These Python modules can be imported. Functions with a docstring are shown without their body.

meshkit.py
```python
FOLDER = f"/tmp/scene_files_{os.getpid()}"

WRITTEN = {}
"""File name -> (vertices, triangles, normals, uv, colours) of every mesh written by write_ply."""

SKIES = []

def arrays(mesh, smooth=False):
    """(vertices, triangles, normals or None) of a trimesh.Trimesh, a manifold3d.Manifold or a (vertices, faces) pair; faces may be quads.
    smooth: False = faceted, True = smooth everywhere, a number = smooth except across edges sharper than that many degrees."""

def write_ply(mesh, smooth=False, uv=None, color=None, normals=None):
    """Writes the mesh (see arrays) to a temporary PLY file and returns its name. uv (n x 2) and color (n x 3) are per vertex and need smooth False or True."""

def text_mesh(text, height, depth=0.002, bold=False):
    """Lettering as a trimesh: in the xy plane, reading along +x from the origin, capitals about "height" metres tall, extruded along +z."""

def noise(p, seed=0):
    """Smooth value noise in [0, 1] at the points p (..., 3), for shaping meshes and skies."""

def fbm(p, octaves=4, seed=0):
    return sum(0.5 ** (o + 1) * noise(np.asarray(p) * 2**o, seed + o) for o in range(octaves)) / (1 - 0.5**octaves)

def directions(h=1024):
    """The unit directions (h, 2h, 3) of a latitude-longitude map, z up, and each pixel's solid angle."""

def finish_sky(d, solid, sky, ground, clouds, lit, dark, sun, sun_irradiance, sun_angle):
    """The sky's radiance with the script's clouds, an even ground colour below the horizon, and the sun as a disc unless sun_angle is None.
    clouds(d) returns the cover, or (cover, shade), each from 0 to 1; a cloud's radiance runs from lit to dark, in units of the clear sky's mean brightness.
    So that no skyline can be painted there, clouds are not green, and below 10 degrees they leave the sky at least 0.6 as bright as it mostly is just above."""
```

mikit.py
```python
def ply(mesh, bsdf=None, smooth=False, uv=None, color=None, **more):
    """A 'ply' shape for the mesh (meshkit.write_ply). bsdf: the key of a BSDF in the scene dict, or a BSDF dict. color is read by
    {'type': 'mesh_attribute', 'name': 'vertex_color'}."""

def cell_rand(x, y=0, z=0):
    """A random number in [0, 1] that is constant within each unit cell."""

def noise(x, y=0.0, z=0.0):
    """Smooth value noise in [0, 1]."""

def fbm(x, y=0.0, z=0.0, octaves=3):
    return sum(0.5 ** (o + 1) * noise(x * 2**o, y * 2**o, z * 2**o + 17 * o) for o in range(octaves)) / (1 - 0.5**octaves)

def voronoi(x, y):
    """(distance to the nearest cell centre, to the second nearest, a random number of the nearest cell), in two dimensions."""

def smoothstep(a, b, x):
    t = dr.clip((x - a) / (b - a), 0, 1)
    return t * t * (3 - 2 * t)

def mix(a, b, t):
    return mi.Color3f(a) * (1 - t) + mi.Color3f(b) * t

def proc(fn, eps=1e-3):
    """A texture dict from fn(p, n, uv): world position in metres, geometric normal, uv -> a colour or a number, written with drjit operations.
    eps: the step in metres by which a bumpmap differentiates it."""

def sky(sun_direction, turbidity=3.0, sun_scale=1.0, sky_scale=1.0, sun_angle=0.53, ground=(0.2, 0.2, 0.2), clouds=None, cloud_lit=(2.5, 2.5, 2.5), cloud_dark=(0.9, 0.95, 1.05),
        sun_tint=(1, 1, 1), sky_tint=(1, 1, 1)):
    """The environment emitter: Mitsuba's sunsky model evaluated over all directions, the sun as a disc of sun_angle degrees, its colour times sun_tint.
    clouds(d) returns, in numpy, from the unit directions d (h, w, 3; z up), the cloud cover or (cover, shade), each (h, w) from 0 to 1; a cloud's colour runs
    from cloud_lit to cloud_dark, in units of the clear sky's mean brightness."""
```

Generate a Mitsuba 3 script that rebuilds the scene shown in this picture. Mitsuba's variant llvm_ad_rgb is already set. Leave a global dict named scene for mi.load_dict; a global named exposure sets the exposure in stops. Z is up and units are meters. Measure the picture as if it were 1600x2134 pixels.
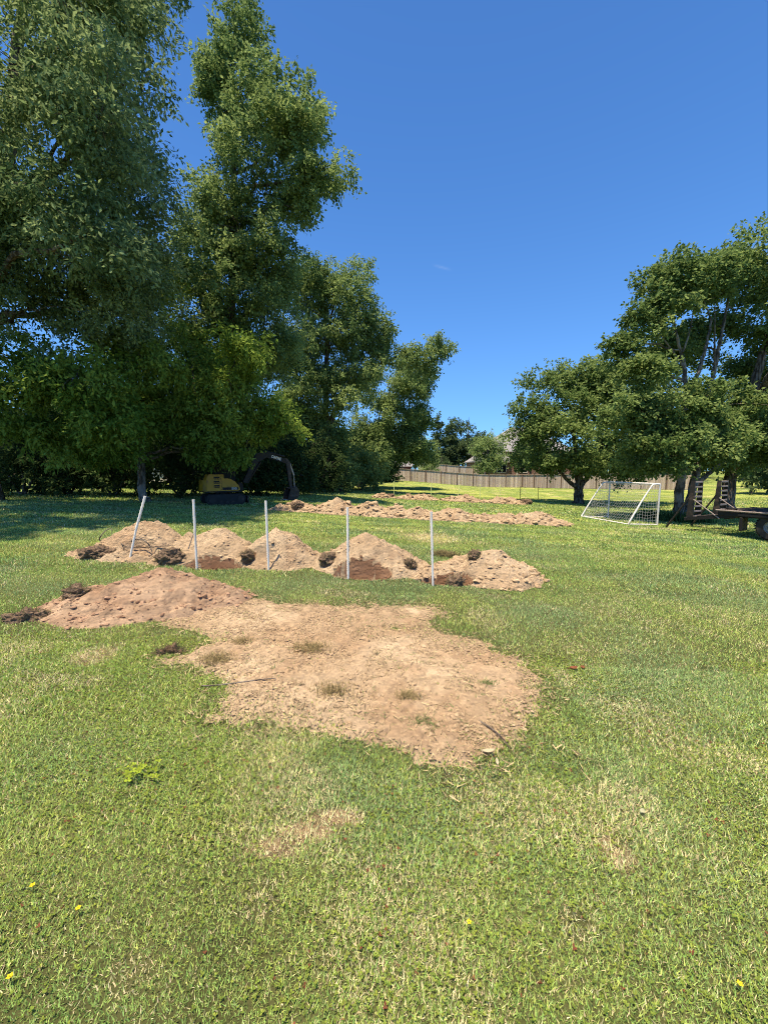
import math
import numpy as np
import trimesh
import drjit as dr
import mitsuba as mi
import mikit
import meshkit
from mikit import noise, fbm, smoothstep, mix

T4 = mi.ScalarTransform4f
PITCH = math.atan(82 / 800)
EYE = np.array([0, 0, 1.6])

# ------------------------------------------------------------------ camera, sky, exposure
scene, labels = {}, {}
scene['camera'] = {'type': 'perspective', 'fov': 90.0, 'fov_axis': 'x', 'near_clip': 0.05, 'far_clip': 3000.0,
                   'to_world': T4().look_at(origin=EYE.tolist(), target=[0, math.cos(PITCH), 1.6 - math.sin(PITCH)], up=[0, 0, 1])}


def contrail(d):
    """One faint short vapour trail high over the fence."""
    a, b = np.array([0.1050, 0.8867, 0.4504]), np.array([0.1480, 0.8862, 0.4392])
    a, b = a / np.linalg.norm(a), b / np.linalg.norm(b)
    ab = b - a
    t = np.clip(((d - a) @ ab) / (ab @ ab), 0, 1)
    dist = np.linalg.norm(d - (a + t[..., None] * ab), axis=-1)
    return 0.07 * np.exp(-(dist / 0.0020) ** 2) * np.sin(np.pi * np.clip(t, 0.03, 0.97)), 0.0


scene['sky'] = mikit.sky([-0.14, -0.20, 0.96], turbidity=2.6, clouds=contrail, sky_tint=(0.45, 0.71, 1.04), sun_tint=(1.0, 0.96, 0.88), ground=(0.12, 0.14, 0.06))
exposure = 2.65

# ------------------------------------------------------------------ helpers
rng = np.random.default_rng(7)
TAU = 2 * np.pi


def sst(a, b, x):
    t = np.clip((np.asarray(x, float) - a) / (b - a), 0, 1)
    return t * t * (3 - 2 * t)


def unit(v):
    return v / (np.linalg.norm(v, axis=-1, keepdims=True) + 1e-12)


def nfbm(x, y, s, octaves=3, seed=0):
    x, y = np.broadcast_arrays(np.asarray(x, float), np.asarray(y, float))
    return meshkit.fbm(np.stack([x * s, y * s, np.zeros_like(x) + seed * 3.7], -1), octaves, seed)


def terrain(x, y):
    """The lawn: falls gently to the right, rises again far right and behind the fence."""
    x, y = np.asarray(x, float), np.asarray(y, float)
    s = 17 * np.tanh(x / 17) * .35 + .65 * np.clip(x, -15, 15)
    z = -.045 * s
    r = np.clip(x - 18, 0, 45)
    z = z + .030 * r * sst(0, 8, r)
    z = z + .014 * np.clip(y - 30, 0, 40) * (1 - sst(2, 18, x))
    return z + 1.3 * sst(62, 74, y)


def numbered(key):
    if key not in labels and key not in scene:
        return key
    k = 1
    while f'{key}_{k:03d}' in labels or f'{key}_{k:03d}' in scene:
        k += 1
    return f'{key}_{k:03d}'


def thing(name, label, cat, group=None):
    key = numbered(name)
    labels[key] = {'label': label, 'category': cat}
    if group:
        labels[key]['group'] = group
    return key


def struct(name, mesh, bsdf, label, kind='structure', cat=None, **kw):
    scene[name] = mikit.ply(mesh, bsdf, **kw)
    labels[name] = {'label': label, 'kind': kind}
    if cat:
        labels[name]['category'] = cat
    return name


def put(parent, part, mesh, bsdf, kind=None, label=None, **kw):
    """One part (or sub-part) of a thing."""
    if isinstance(mesh, MB):
        mesh = mesh.mesh()
    key = numbered(f'{parent}__{part}')
    scene[key] = mikit.ply(mesh, bsdf, **kw)
    if kind or label:
        labels[key] = {k: v for k, v in (('kind', kind), ('label', label)) if v}
    return key


def solo(name, mesh, bsdf, label, cat, group=None, **kw):
    """A thing that is one mesh."""
    if isinstance(mesh, MB):
        mesh = mesh.mesh()
    key = numbered(name)
    scene[key] = mikit.ply(mesh, bsdf, **kw)
    labels[key] = {'label': label, 'category': cat}
    if group:
        labels[key]['group'] = group
    return key


class MB:
    """Collects pieces into one mesh, under a frame M."""

    def __init__(self, M=None):
        self.v, self.f, self.n, self.M = [], [], 0, M

    def add(self, v, f):
        v, f = np.asarray(v, float), np.asarray(f, int)
        if f.shape[1] == 4:
            f = np.vstack([f[:, [0, 1, 2]], f[:, [0, 2, 3]]])
        if self.M is not None:
            v = v @ self.M[:3, :3].T + self.M[:3, 3]
        self.v.append(v)
        self.f.append(f + self.n)
        self.n += len(v)
        return self

    def tm(self, m):
        return self.add(m.vertices, m.faces)

    def box(self, x0, x1, y0, y1, z0, z1, c=0.0):
        """A box with chamfered edges."""
        if c <= 0:
            return self.tm(trimesh.creation.box(bounds=[[x0, y0, z0], [x1, y1, z1]]))
        lo, hi, p = np.array([x0, y0, z0]), np.array([x1, y1, z1]), []
        for s in np.ndindex(2, 2, 2):
            k = np.where(s, hi, lo)
            inw = np.where(s, -1, 1) * c
            for a in range(3):
                q = k + inw
                q[a] = k[a]
                p.append(q)
        return self.tm(trimesh.convex.convex_hull(np.array(p)))

    def hull(self, pts):
        return self.tm(trimesh.convex.convex_hull(np.asarray(pts, float)))

    def plate(self, outline, y0, y1):
        """An outline in (x, z) given thickness along y."""
        from shapely.geometry import Polygon
        m = trimesh.creation.extrude_polygon(Polygon(outline), y1 - y0, engine='earcut')
        v = np.array(m.vertices)
        v = np.stack([v[:, 0], y1 - v[:, 2], v[:, 1]], 1)
        return self.add(v, np.array(m.faces))

    def tube(self, pts, r, sides=8, caps=True):
        p = np.asarray(pts, float)
        r = np.broadcast_to(np.asarray(r, float), (len(p),))
        t = unit(np.gradient(p, axis=0))
        ref = np.array([0, 0, 1.0]) if abs(t[:, 2]).mean() < .8 else np.array([1.0, 0, 0])
        a = unit(np.cross(t, ref))
        b = np.cross(t, a)
        ang = np.arange(sides) * TAU / sides
        v = (p[:, None] + r[:, None, None] * (np.cos(ang)[None, :, None] * a[:, None] + np.sin(ang)[None, :, None] * b[:, None])).reshape(-1, 3)
        i, j = np.meshgrid(np.arange(len(p) - 1), np.arange(sides), indexing='ij')
        q = np.stack([i * sides + j, (i + 1) * sides + j, (i + 1) * sides + (j + 1) % sides, i * sides + (j + 1) % sides], -1).reshape(-1, 4)
        f = np.vstack([q[:, [0, 1, 2]], q[:, [0, 2, 3]]])
        if caps:
            m = len(v)
            v = np.vstack([v, p[0], p[-1]])
            k = np.arange(sides)
            f = np.vstack([f, np.stack([k, (k + 1) % sides, k * 0 + m], 1), np.stack([(k + 1) % sides, k, k * 0 + m + 1], 1) + np.array([1, 1, 0]) * (len(p) - 1) * sides])
        return self.add(v, f)

    def lathe(self, prof, centre, axis='y', n=28):
        """A profile of (radius, along) turned about an axis."""
        prof = np.asarray(prof, float)
        ang = np.arange(n) * TAU / n
        c, s = np.cos(ang), np.sin(ang)
        rr, h = prof[:, 0][:, None], np.broadcast_to(prof[:, 1][:, None], (len(prof), n))
        v = np.stack([rr * c, h, rr * s], -1) if axis == 'y' else np.stack([rr * c, rr * s, h], -1)
        i, j = np.meshgrid(np.arange(len(prof) - 1), np.arange(n), indexing='ij')
        q = np.stack([i * n + j, i * n + (j + 1) % n, (i + 1) * n + (j + 1) % n, (i + 1) * n + j], -1).reshape(-1, 4)
        return self.add(v.reshape(-1, 3) + np.asarray(centre), q)

    def mesh(self):
        return trimesh.Trimesh(np.vstack(self.v), np.vstack(self.f), process=False)


def frame(origin, xdir):
    x = unit(np.array([xdir[0], xdir[1], 0.0]))
    M = np.eye(4)
    M[:3, 0], M[:3, 1], M[:3, 2], M[:3, 3] = x, [-x[1], x[0], 0], [0, 0, 1], origin
    return M


# ------------------------------------------------------------------ materials
def rgb(*c):
    return {'type': 'rgb', 'value': list(c)}


def pbr(color, rough=.6, metal=0.0, spec=.5, **kw):
    return {'type': 'twosided', 'bsdf': {'type': 'principled', 'base_color': color if isinstance(color, dict) else rgb(*color), 'roughness': rough, 'metallic': metal, 'specular': spec, **kw}}


def bumpy(fn, scale, inner, eps=2e-3):
    return {'type': 'twosided', 'bsdf': {'type': 'bumpmap', 'arbitrary': mikit.proc(fn, eps), 'scale': scale, 'bsdf': inner['bsdf']}}


VC = {'type': 'mesh_attribute', 'name': 'vertex_color'}


BARE = [(-.22, 1.62, .15, .055, .9), (-.33, 1.55, .15, .06, .9), (-.44, 1.47, .14, .055, .8), (1.01, 1.53, .12, .14, .7), (-2.35, 2.99, .22, .22, .75), (-.46, 1.27, .12, .10, .6), (-.55, 4.9, .5, .2, .7), (-2.3, 2.6, .4, .15, .6), (1.55, 5.05, .25, .12, .6),
        (.70, 1.22, .1, .08, .6), (1.23, 9.75, .95, .95, .9), (-2.9, 2.2, .3, .2, .5), (9.9, 13.7, 1.6, .4, .8), (-.8, 1.05, .09, .06, .6), (-2.3, 11.7, .45, .3, .8)]


def lawn_color(p, n, uv):
    a = fbm(p.x * .35, p.y * .35, 3, 3)
    b = fbm(p.x * 1.7 + 5, p.y * 1.1, 8, 3)
    c = fbm(p.x * 14, p.y * 9, 1, 3)
    col = mix((.085, .120, .026), (.165, .195, .048), smoothstep(.3, .7, .55 * a + .45 * b))
    col = mix(col, (.085, .130, .042), .6 * smoothstep(.55, .75, fbm(p.x * .8, p.y * .5, 21, 2)))
    col = mix(col, (.25, .22, .115), .6 * smoothstep(.60, .78, fbm(p.x * 1.1, p.y * .9, 40, 3)))
    for bx, by, rx, ry, sc in BARE[:5] + BARE[10:11]:
        d = dr.sqrt(dr.square((p.x - bx) / rx) + dr.square((p.y - by) / ry)) + .8 * (b - .5)
        spot = sc * (1 - smoothstep(.4, 1.1, d)) if bx == BARE[0][0] else dr.maximum(spot, sc * (1 - smoothstep(.4, 1.1, d)))
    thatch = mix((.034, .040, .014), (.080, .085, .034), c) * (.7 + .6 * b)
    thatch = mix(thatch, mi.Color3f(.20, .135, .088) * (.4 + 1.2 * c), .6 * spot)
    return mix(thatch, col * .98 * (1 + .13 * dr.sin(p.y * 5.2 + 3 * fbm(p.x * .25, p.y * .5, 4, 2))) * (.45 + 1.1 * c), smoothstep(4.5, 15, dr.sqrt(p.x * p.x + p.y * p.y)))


def soil_color(p, n, uv):
    a = fbm(p.x * 1.5, p.y * 1.5, p.z * 2, 3)
    b = fbm(p.x * 16, p.y * 16, p.z * 16, 3)
    col = mix((.370, .276, .178), (.455, .360, .243), smoothstep(.25, .75, a))
    col = mix(col, (.30, .198, .119), .45 * smoothstep(.52, .75, fbm(p.x * 4 + 9, p.y * 4, p.z * 4, 3)))
    e = fbm(p.x * 55, p.y * 55, p.z * 55, 2)
    return col * (.27 + .47 * b + .38 * e)


def redsoil_color(p, n, uv):
    b = fbm(p.x * 14, p.y * 14, p.z * 14, 3)
    a = fbm(p.x * 2.2, p.y * 2.2, p.z * 3, 3)
    col = mix((.28, .182, .116), (.40, .286, .188), smoothstep(.32, .68, a))
    return col * (.38 + .64 * b) * mi.Color3f(.97, 1.0, 1.05)


def holesoil_color(p, n, uv):
    return mix((.14, .076, .045), (.27, .168, .102), fbm(p.x * 9, p.y * 9, p.z * 9, 3))


def soil_bump(p, n, uv):
    return fbm(p.x * 38, p.y * 38, p.z * 38, 3)


def bark_color(p, n, uv):
    a = fbm(p.x * 18, p.y * 18, p.z * 3.5, 3)
    b = fbm(p.x * 2.5, p.y * 2.5, p.z * 1.3 + 7, 3)
    return mix((.050, .040, .032), (.20, .175, .15), smoothstep(.32, .72, a)) * (.6 + .8 * b)


def palebark_color(p, n, uv):
    a = fbm(p.x * 14, p.y * 14, p.z * 5, 3)
    b = fbm(p.x * 3, p.y * 3, p.z * 2.2, 2)
    return mix(mix((.065, .055, .046), (.22, .195, .168), smoothstep(.3, .7, a)), (.27, .245, .215), smoothstep(.58, .70, b))


def bark_bump(p, n, uv):
    return fbm(p.x * 22, p.y * 22, p.z * 4, 3)


def shingle_color(p, n, uv):
    return mix((.15, .15, .155), (.25, .248, .25), fbm(p.x * 3, p.y * 3, p.z * 9, 3))


def brick_color(p, n, uv):
    row = dr.floor(p.z / .075)
    u = (p.x + p.y) / .22 + .5 * (row - 2 * dr.floor(row / 2))
    fz, fu = p.z / .075 - row, u - dr.floor(u)
    mortar = dr.select((fz < .13) | (fu < .05), mi.Float(1), mi.Float(0))
    return mix(mix((.13, .055, .040), (.20, .095, .07), mikit.cell_rand(dr.floor(u), row)), (.42, .39, .35), mortar)


def worn_yellow(p, n, uv):
    return mix((.38, .205, .006), (.18, .10, .025), .7 * smoothstep(.52, .8, fbm(p.x * 6, p.y * 6, p.z * 4, 3)))


def steel_color(p, n, uv):
    return mix((.013, .012, .012), (.055, .040, .032), smoothstep(.48, .75, fbm(p.x * 7, p.y * 7, p.z * 7, 3)))


def rustrung_color(p, n, uv):
    return mix((.15, .12, .10), (.26, .225, .205), fbm(p.x * 9, p.y * 9, p.z * 9, 3))


def whitepaint(p, n, uv):
    return mix((.60, .60, .59), (.40, .38, .34), .8 * smoothstep(.55, .8, fbm(p.x * 9, p.y * 9, p.z * 3, 3)))


def pvc_color(p, n, uv):
    return mix((.80, .78, .72), (.60, .54, .45), .75 * smoothstep(.50, .8, fbm(p.x * 25, p.y * 25, p.z * 5, 3)))


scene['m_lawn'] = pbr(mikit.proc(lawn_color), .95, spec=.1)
scene['m_soil'] = bumpy(soil_bump, .028, pbr(mikit.proc(soil_color), .95, spec=.08))
scene['m_redsoil'] = bumpy(soil_bump, .022, pbr(mikit.proc(redsoil_color), .95, spec=.08))
scene['m_holesoil'] = bumpy(soil_bump, .022, pbr(mikit.proc(holesoil_color), .95, spec=.08))
scene['m_clod'] = pbr(VC, .95, spec=.08)
scene['m_leaf'] = {'type': 'principledthin', 'base_color': VC, 'roughness': .34, 'diff_trans': .85, 'eta': 1.45}
scene['m_grass'] = {'type': 'principledthin', 'base_color': VC, 'roughness': .55, 'diff_trans': .6, 'eta': 1.35}
scene['m_bark'] = bumpy(bark_bump, .05, pbr(mikit.proc(bark_color), .95, spec=.1))
scene['m_palebark'] = bumpy(bark_bump, .03, pbr(mikit.proc(palebark_color), .95, spec=.08))
scene['m_shingle'] = pbr(mikit.proc(shingle_color), .9, spec=.2)
scene['m_brick'] = pbr(mikit.proc(brick_color), .9, spec=.15)
scene['m_yellow'] = pbr(mikit.proc(worn_yellow), .45)
scene['m_steel'] = pbr(mikit.proc(steel_color), .6)
scene['m_rung'] = pbr(mikit.proc(rustrung_color), .6)
scene['m_white'] = pbr(mikit.proc(whitepaint), .45)
scene['m_pvc'] = pbr(mikit.proc(pvc_color), .4)
scene['m_wood'] = pbr(VC, .9, spec=.15)
scene['m_black'] = pbr((.012, .012, .013), .55, spec=.3)
scene['m_rubber'] = pbr((.022, .022, .022), .85)
scene['m_glass'] = pbr((.015, .018, .022), .06)
scene['m_tint'] = pbr((.010, .011, .012), .45, spec=.15)
scene['m_decal'] = pbr((.75, .75, .72), .5)
scene['m_hub'] = pbr((.30, .31, .32), .4, metal=.6)
scene['m_trim'] = pbr((.60, .57, .52), .6)
scene['m_net'] = pbr((.45, .45, .44), .8)
scene['m_yellowstake'] = pbr((.66, .72, .30), .5)
scene['m_shed'] = pbr((.20, .060, .045), .8)
scene['m_deckwood'] = pbr((.038, .033, .030), .9, spec=.1)

# ------------------------------------------------------------------ the ground
SOIL = np.array([(-1.62, 2.98), (-1.28, 2.72), (-1.02, 2.30), (-.45, 2.27), (-.05, 2.22), (.30, 1.99), (.70, 2.05), (1.0, 2.36), (1.13, 2.72), (1.17, 3.25), (.95, 3.60), (.58, 3.66), (.08, 3.82), (.36, 4.04),
                 (.62, 4.34), (.30, 4.50), (-.10, 4.52), (-.62, 4.42), (-1.0, 4.36), (-1.67, 4.40), (-2.10, 4.75), (-2.55, 4.55), (-2.35, 4.0), (-1.95, 3.60), (-1.45, 3.35)])


def poly_sd(x, y, P):
    """Signed distance to a polygon, positive inside."""
    x, y = np.asarray(x, float), np.asarray(y, float)
    d, inside = np.full(x.shape, 1e9), np.zeros(x.shape, bool)
    for (ax, ay), (bx, by) in zip(P, np.roll(P, -1, 0)):
        ex, ey = bx - ax, by - ay
        t = np.clip(((x - ax) * ex + (y - ay) * ey) / (ex * ex + ey * ey), 0, 1)
        d = np.minimum(d, np.hypot(x - ax - t * ex, y - ay - t * ey))
        cross = (ay > y) != (by > y)
        inside ^= cross & (x < ex * (y - ay) / (ey if abs(ey) > 1e-9 else 1e-9) + ax)
    return np.where(inside, d, -d)


def soil_sd(x, y):
    return poly_sd(x, y, SOIL) + .50 * (nfbm(x, y, 2.6, 4, 3) - .5) + .26 * (nfbm(x, y, 11, 2, 5) - .5)


HOLES = [(-2.70, 5.97, .50, .20, .28), (-.34, 5.74, .50, .20, .28), (.94, 5.62, .44, .18, .24), (-2.0, 6.1, .3, .16, .12), (-4.0, 6.2, .3, .15, .12)]


def hole_depth(x, y):
    z = np.zeros(np.broadcast(x, y).shape)
    for hx, hy, rx, ry, dp in HOLES:
        r = np.hypot((x - hx) / rx, (y - hy) / ry)
        z = np.maximum(z, dp * (1 - sst(.62, 1.0, r + .25 * (nfbm(x, y, 7, 2, 9) - .5))))
    return z


def ground_z(x, y):
    return terrain(x, y) + .05 * (nfbm(x, y, .7, 2, 1) - .5) * sst(1, 4, np.hypot(x, y)) - hole_depth(x, y)


def axis(parts):
    out = []
    for a, b, n in parts:
        out += list(np.linspace(a, b, n, endpoint=False))
    return np.array(out + [parts[-1][1]])


def grid_mesh(X, Y, Z, keep=None):
    n, m = X.shape
    i, j = np.meshgrid(np.arange(n - 1), np.arange(m - 1), indexing='ij')
    q = np.stack([i * m + j, (i + 1) * m + j, (i + 1) * m + j + 1, i * m + j + 1], -1).reshape(-1, 4)
    v = np.stack([X, Y, Z], -1).reshape(-1, 3)
    if keep is not None:
        k = keep.reshape(-1)
        q = q[k[q].any(1)]
        used = np.unique(q)
        rem = np.full(len(v), -1)
        rem[used] = np.arange(len(used))
        v, q = v[used], rem[q]
    return trimesh.Trimesh(v, np.vstack([q[:, [0, 1, 2]], q[:, [0, 2, 3]]]), process=False)


gx = axis([(-600, -60, 12), (-60, -20, 30), (-20, -6, 60), (-6, 3, 120), (3, 20, 50), (20, 70, 40), (70, 600, 12)])
gy = axis([(-60, -4, 10), (-4, 1, 15), (1, 5, 40), (5, 7, 44), (7, 20, 44), (20, 90, 50), (90, 900, 16)])
GX, GY = np.meshgrid(gx, gy, indexing='ij')
struct('lawn', grid_mesh(GX, GY, ground_z(GX, GY)), 'm_lawn', 'mown green lawn falling gently to the right towards the fence', smooth=True)

# ------------------------------------------------------------------ soil: the bare patch and the heaps
sx, sy = np.meshgrid(np.arange(-2.8, 1.6, .021), np.arange(1.7, 5.0, .021), indexing='ij')
sd = soil_sd(sx, sy)
SZ = ground_z(sx, sy) + np.clip(sd * .13 + .010, -.04, .018) + .050 * (nfbm(sx, sy, 5, 4, 11) - .5) * sst(-.02, .1, sd) + .032 * (nfbm(sx, sy, 22, 3, 12) - .5) * sst(-.15, .1, sd)
struct('bare_soil', grid_mesh(sx, sy, SZ, sd > -.30), 'm_soil', 'bare patch of raked tan soil in the middle of the lawn', smooth=True)

ICO = trimesh.creation.icosphere(subdivisions=1)
ICO0 = trimesh.creation.icosahedron()
OCT = trimesh.convex.convex_hull(np.array([(1, 0, 0), (-1, 0, 0), (0, 1, 0), (0, -1, 0), (0, 0, 1), (0, 0, -1.0)]))


def clods(points, sizes, seed, flat=.7, tone=((.27, .198, .123), (.39, .300, .195)), solid=None):
    """Angular lumps, each a bent icosahedron; returns mesh and colours."""
    r = np.random.default_rng(seed)
    solid = solid or ICO0
    base, fc = np.array(solid.vertices), np.array(solid.faces)
    n = len(points)
    v = base[None] * (1 + .38 * r.uniform(-1, 1, (n, len(base), 1)))
    v = v * (np.asarray(sizes)[:, None, None] * np.stack([r.uniform(.7, 1.3, n), r.uniform(.7, 1.3, n), flat * r.uniform(.6, 1.2, n)], -1)[:, None])
    a = r.uniform(0, TAU, n)
    c, s = np.cos(a)[:, None], np.sin(a)[:, None]
    v = np.stack([v[..., 0] * c - v[..., 1] * s, v[..., 0] * s + v[..., 1] * c, v[..., 2]], -1) + np.asarray(points)[:, None]
    f = fc[None] + (np.arange(n) * len(base))[:, None, None]
    col = np.asarray(tone[0]) + r.uniform(0, 1, (n, 1)) * (np.asarray(tone[1]) - np.asarray(tone[0]))
    col = np.repeat(col, len(base), 0) * r.uniform(.85, 1.1, (n * len(base), 1))
    return trimesh.Trimesh(v.reshape(-1, 3), f.reshape(-1, 3), process=False), col


# crumbs lying on the bare patch (too many and too small to be counted)
k = rng.uniform([-2.5, 1.9], [1.3, 4.8], (42000, 2))
k = k[(soil_sd(k[:, 0], k[:, 1]) > -.05) & (nfbm(k[:, 0], k[:, 1], 3, 3, 14) > rng.uniform(.2, .75, len(k)))]
cz = ground_z(k[:, 0], k[:, 1]) + .02
m, c = clods(np.column_stack([k, cz]), .0035 + .009 * rng.random(len(k)) ** 3 + .009 * (rng.random(len(k)) < .04), 15, flat=.85, solid=OCT)
struct('soil_crumbs', m, 'm_clod', 'loose crumbs scattered over the bare tan soil', kind='stuff', cat='soil crumbs', color=c)
k = rng.uniform([-2.5, 1.7], [1.4, 4.9], (24000, 2))
ks = soil_sd(k[:, 0], k[:, 1])
clump = nfbm(k[:, 0], k[:, 1], 3.2, 3, 18)
near_rim = sst(-.30, -.02, ks) * (1 - sst(.02, .30, ks))
pr = .10 + .80 * sst(.50, .68, clump) + .45 * near_rim
for bx, by, br in ((.58, 2.25, .26), (-.78, 2.50, .18), (-.2, 2.42, .2), (-1.30, 2.95, .15), (.3, 2.3, .2)):
    pr = np.maximum(pr, .95 * np.exp(-((k[:, 0] - bx) ** 2 + (k[:, 1] - by) ** 2) / br ** 2))
k = k[(ks > -.25) & (rng.random(len(k)) < pr)]
n = len(k)
a, L, w = rng.uniform(0, TAU, n), rng.uniform(.012, .055, n), rng.uniform(.0014, .0032, n)
d1 = np.stack([np.cos(a), np.sin(a), rng.normal(.12, .25, n)], -1) * (L / 2)[:, None]
d2 = np.stack([-np.sin(a), np.cos(a), rng.normal(0, .5, n)], -1) * w[:, None]
c0 = np.column_stack([k, ground_z(k[:, 0], k[:, 1]) + .018 + .010 * rng.random(n)])
v = np.stack([c0 - d1 - d2, c0 - d1 + d2, c0 + d1 + d2 * .4, c0 + d1 - d2 * .4], 1).reshape(-1, 3)
i4 = np.arange(n)[:, None] * 4
cs = np.where(rng.random((n, 1)) < .45, np.array([.16, .125, .075]), np.array([.42, .34, .20])) * rng.uniform(.5, 1.25, (n, 1))
cs = np.where(rng.random((n, 1)) < .12, np.array([.13, .17, .06]), cs)
struct('straw_litter', (v, np.concatenate([i4 + [0, 1, 2], i4 + [0, 2, 3]])), 'm_clod', 'dead grass stalks and straw strewn over the bare soil', kind='stuff', cat='straw', color=np.repeat(cs, 4, 0))

HEAP_AREAS = []


def heap(name, bumps, label, group, bsdf='m_soil', res=.03, rough=1.35, nclods=260, csize=.035, seed=0, tone=((.27, .198, .123), (.39, .300, .195))):
    B = np.array(bumps)
    lo, hi = (B[:, :2] - B[:, 2:4]).min(0) - .25, (B[:, :2] + B[:, 2:4]).max(0) + .25
    X, Y = np.meshgrid(np.arange(lo[0], hi[0], res), np.arange(lo[1], hi[1], res), indexing='ij')

    def height(x, y, detail=True):
        wx = x + .32 * (nfbm(x, y, 2.2, 3, seed + 31) - .5)
        wy = y + .32 * (nfbm(x, y, 2.2, 3, seed + 47) - .5)
        h = np.full(x.shape, -9.0)
        for bx, by, rx, ry, hh in bumps:
            r = np.hypot((wx - bx) / rx, (wy - by) / ry)
            h = np.maximum(h, hh * (1.12 - np.sqrt(r * r + .0144)) - np.clip(r - 1, 0, 9) * .2)
        if detail:
            w = sst(-.02, .1, h)
            h = h + rough * w * (.13 * (nfbm(x, y, 4.5, 3, seed + 3) - .5) + .085 * (nfbm(x, y, 14, 3, seed + 5) - .5))
        return h
    H = height(X, Y)
    key = thing(name, label, 'dirt mound', group)
    put(key, 'heap', grid_mesh(X, Y, terrain(X, Y) + np.maximum(H, -.25) - 1.15 * hole_depth(X, Y), H > -.06), bsdf, smooth=True)
    r = np.random.default_rng(seed + 99)
    p = r.uniform(lo, hi, (nclods * 14, 2))
    h = height(p[:, 0], p[:, 1])
    ok = (h > -.03) & (r.random(len(p)) < np.where(h < .14, 1, .35)) & (hole_depth(p[:, 0], p[:, 1]) < .03)
    p, h = p[ok][:nclods], h[ok][:nclods]
    m, c = clods(np.column_stack([p, terrain(p[:, 0], p[:, 1]) + np.maximum(h, .01) + .004]), csize * (.20 + 1.0 * r.random(len(p)) ** 3.2), seed + 7, tone=tone)
    put(key, 'clods', m, 'm_clod', kind='stuff', color=c)
    HEAP_AREAS.append((bumps, height))
    return key


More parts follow.
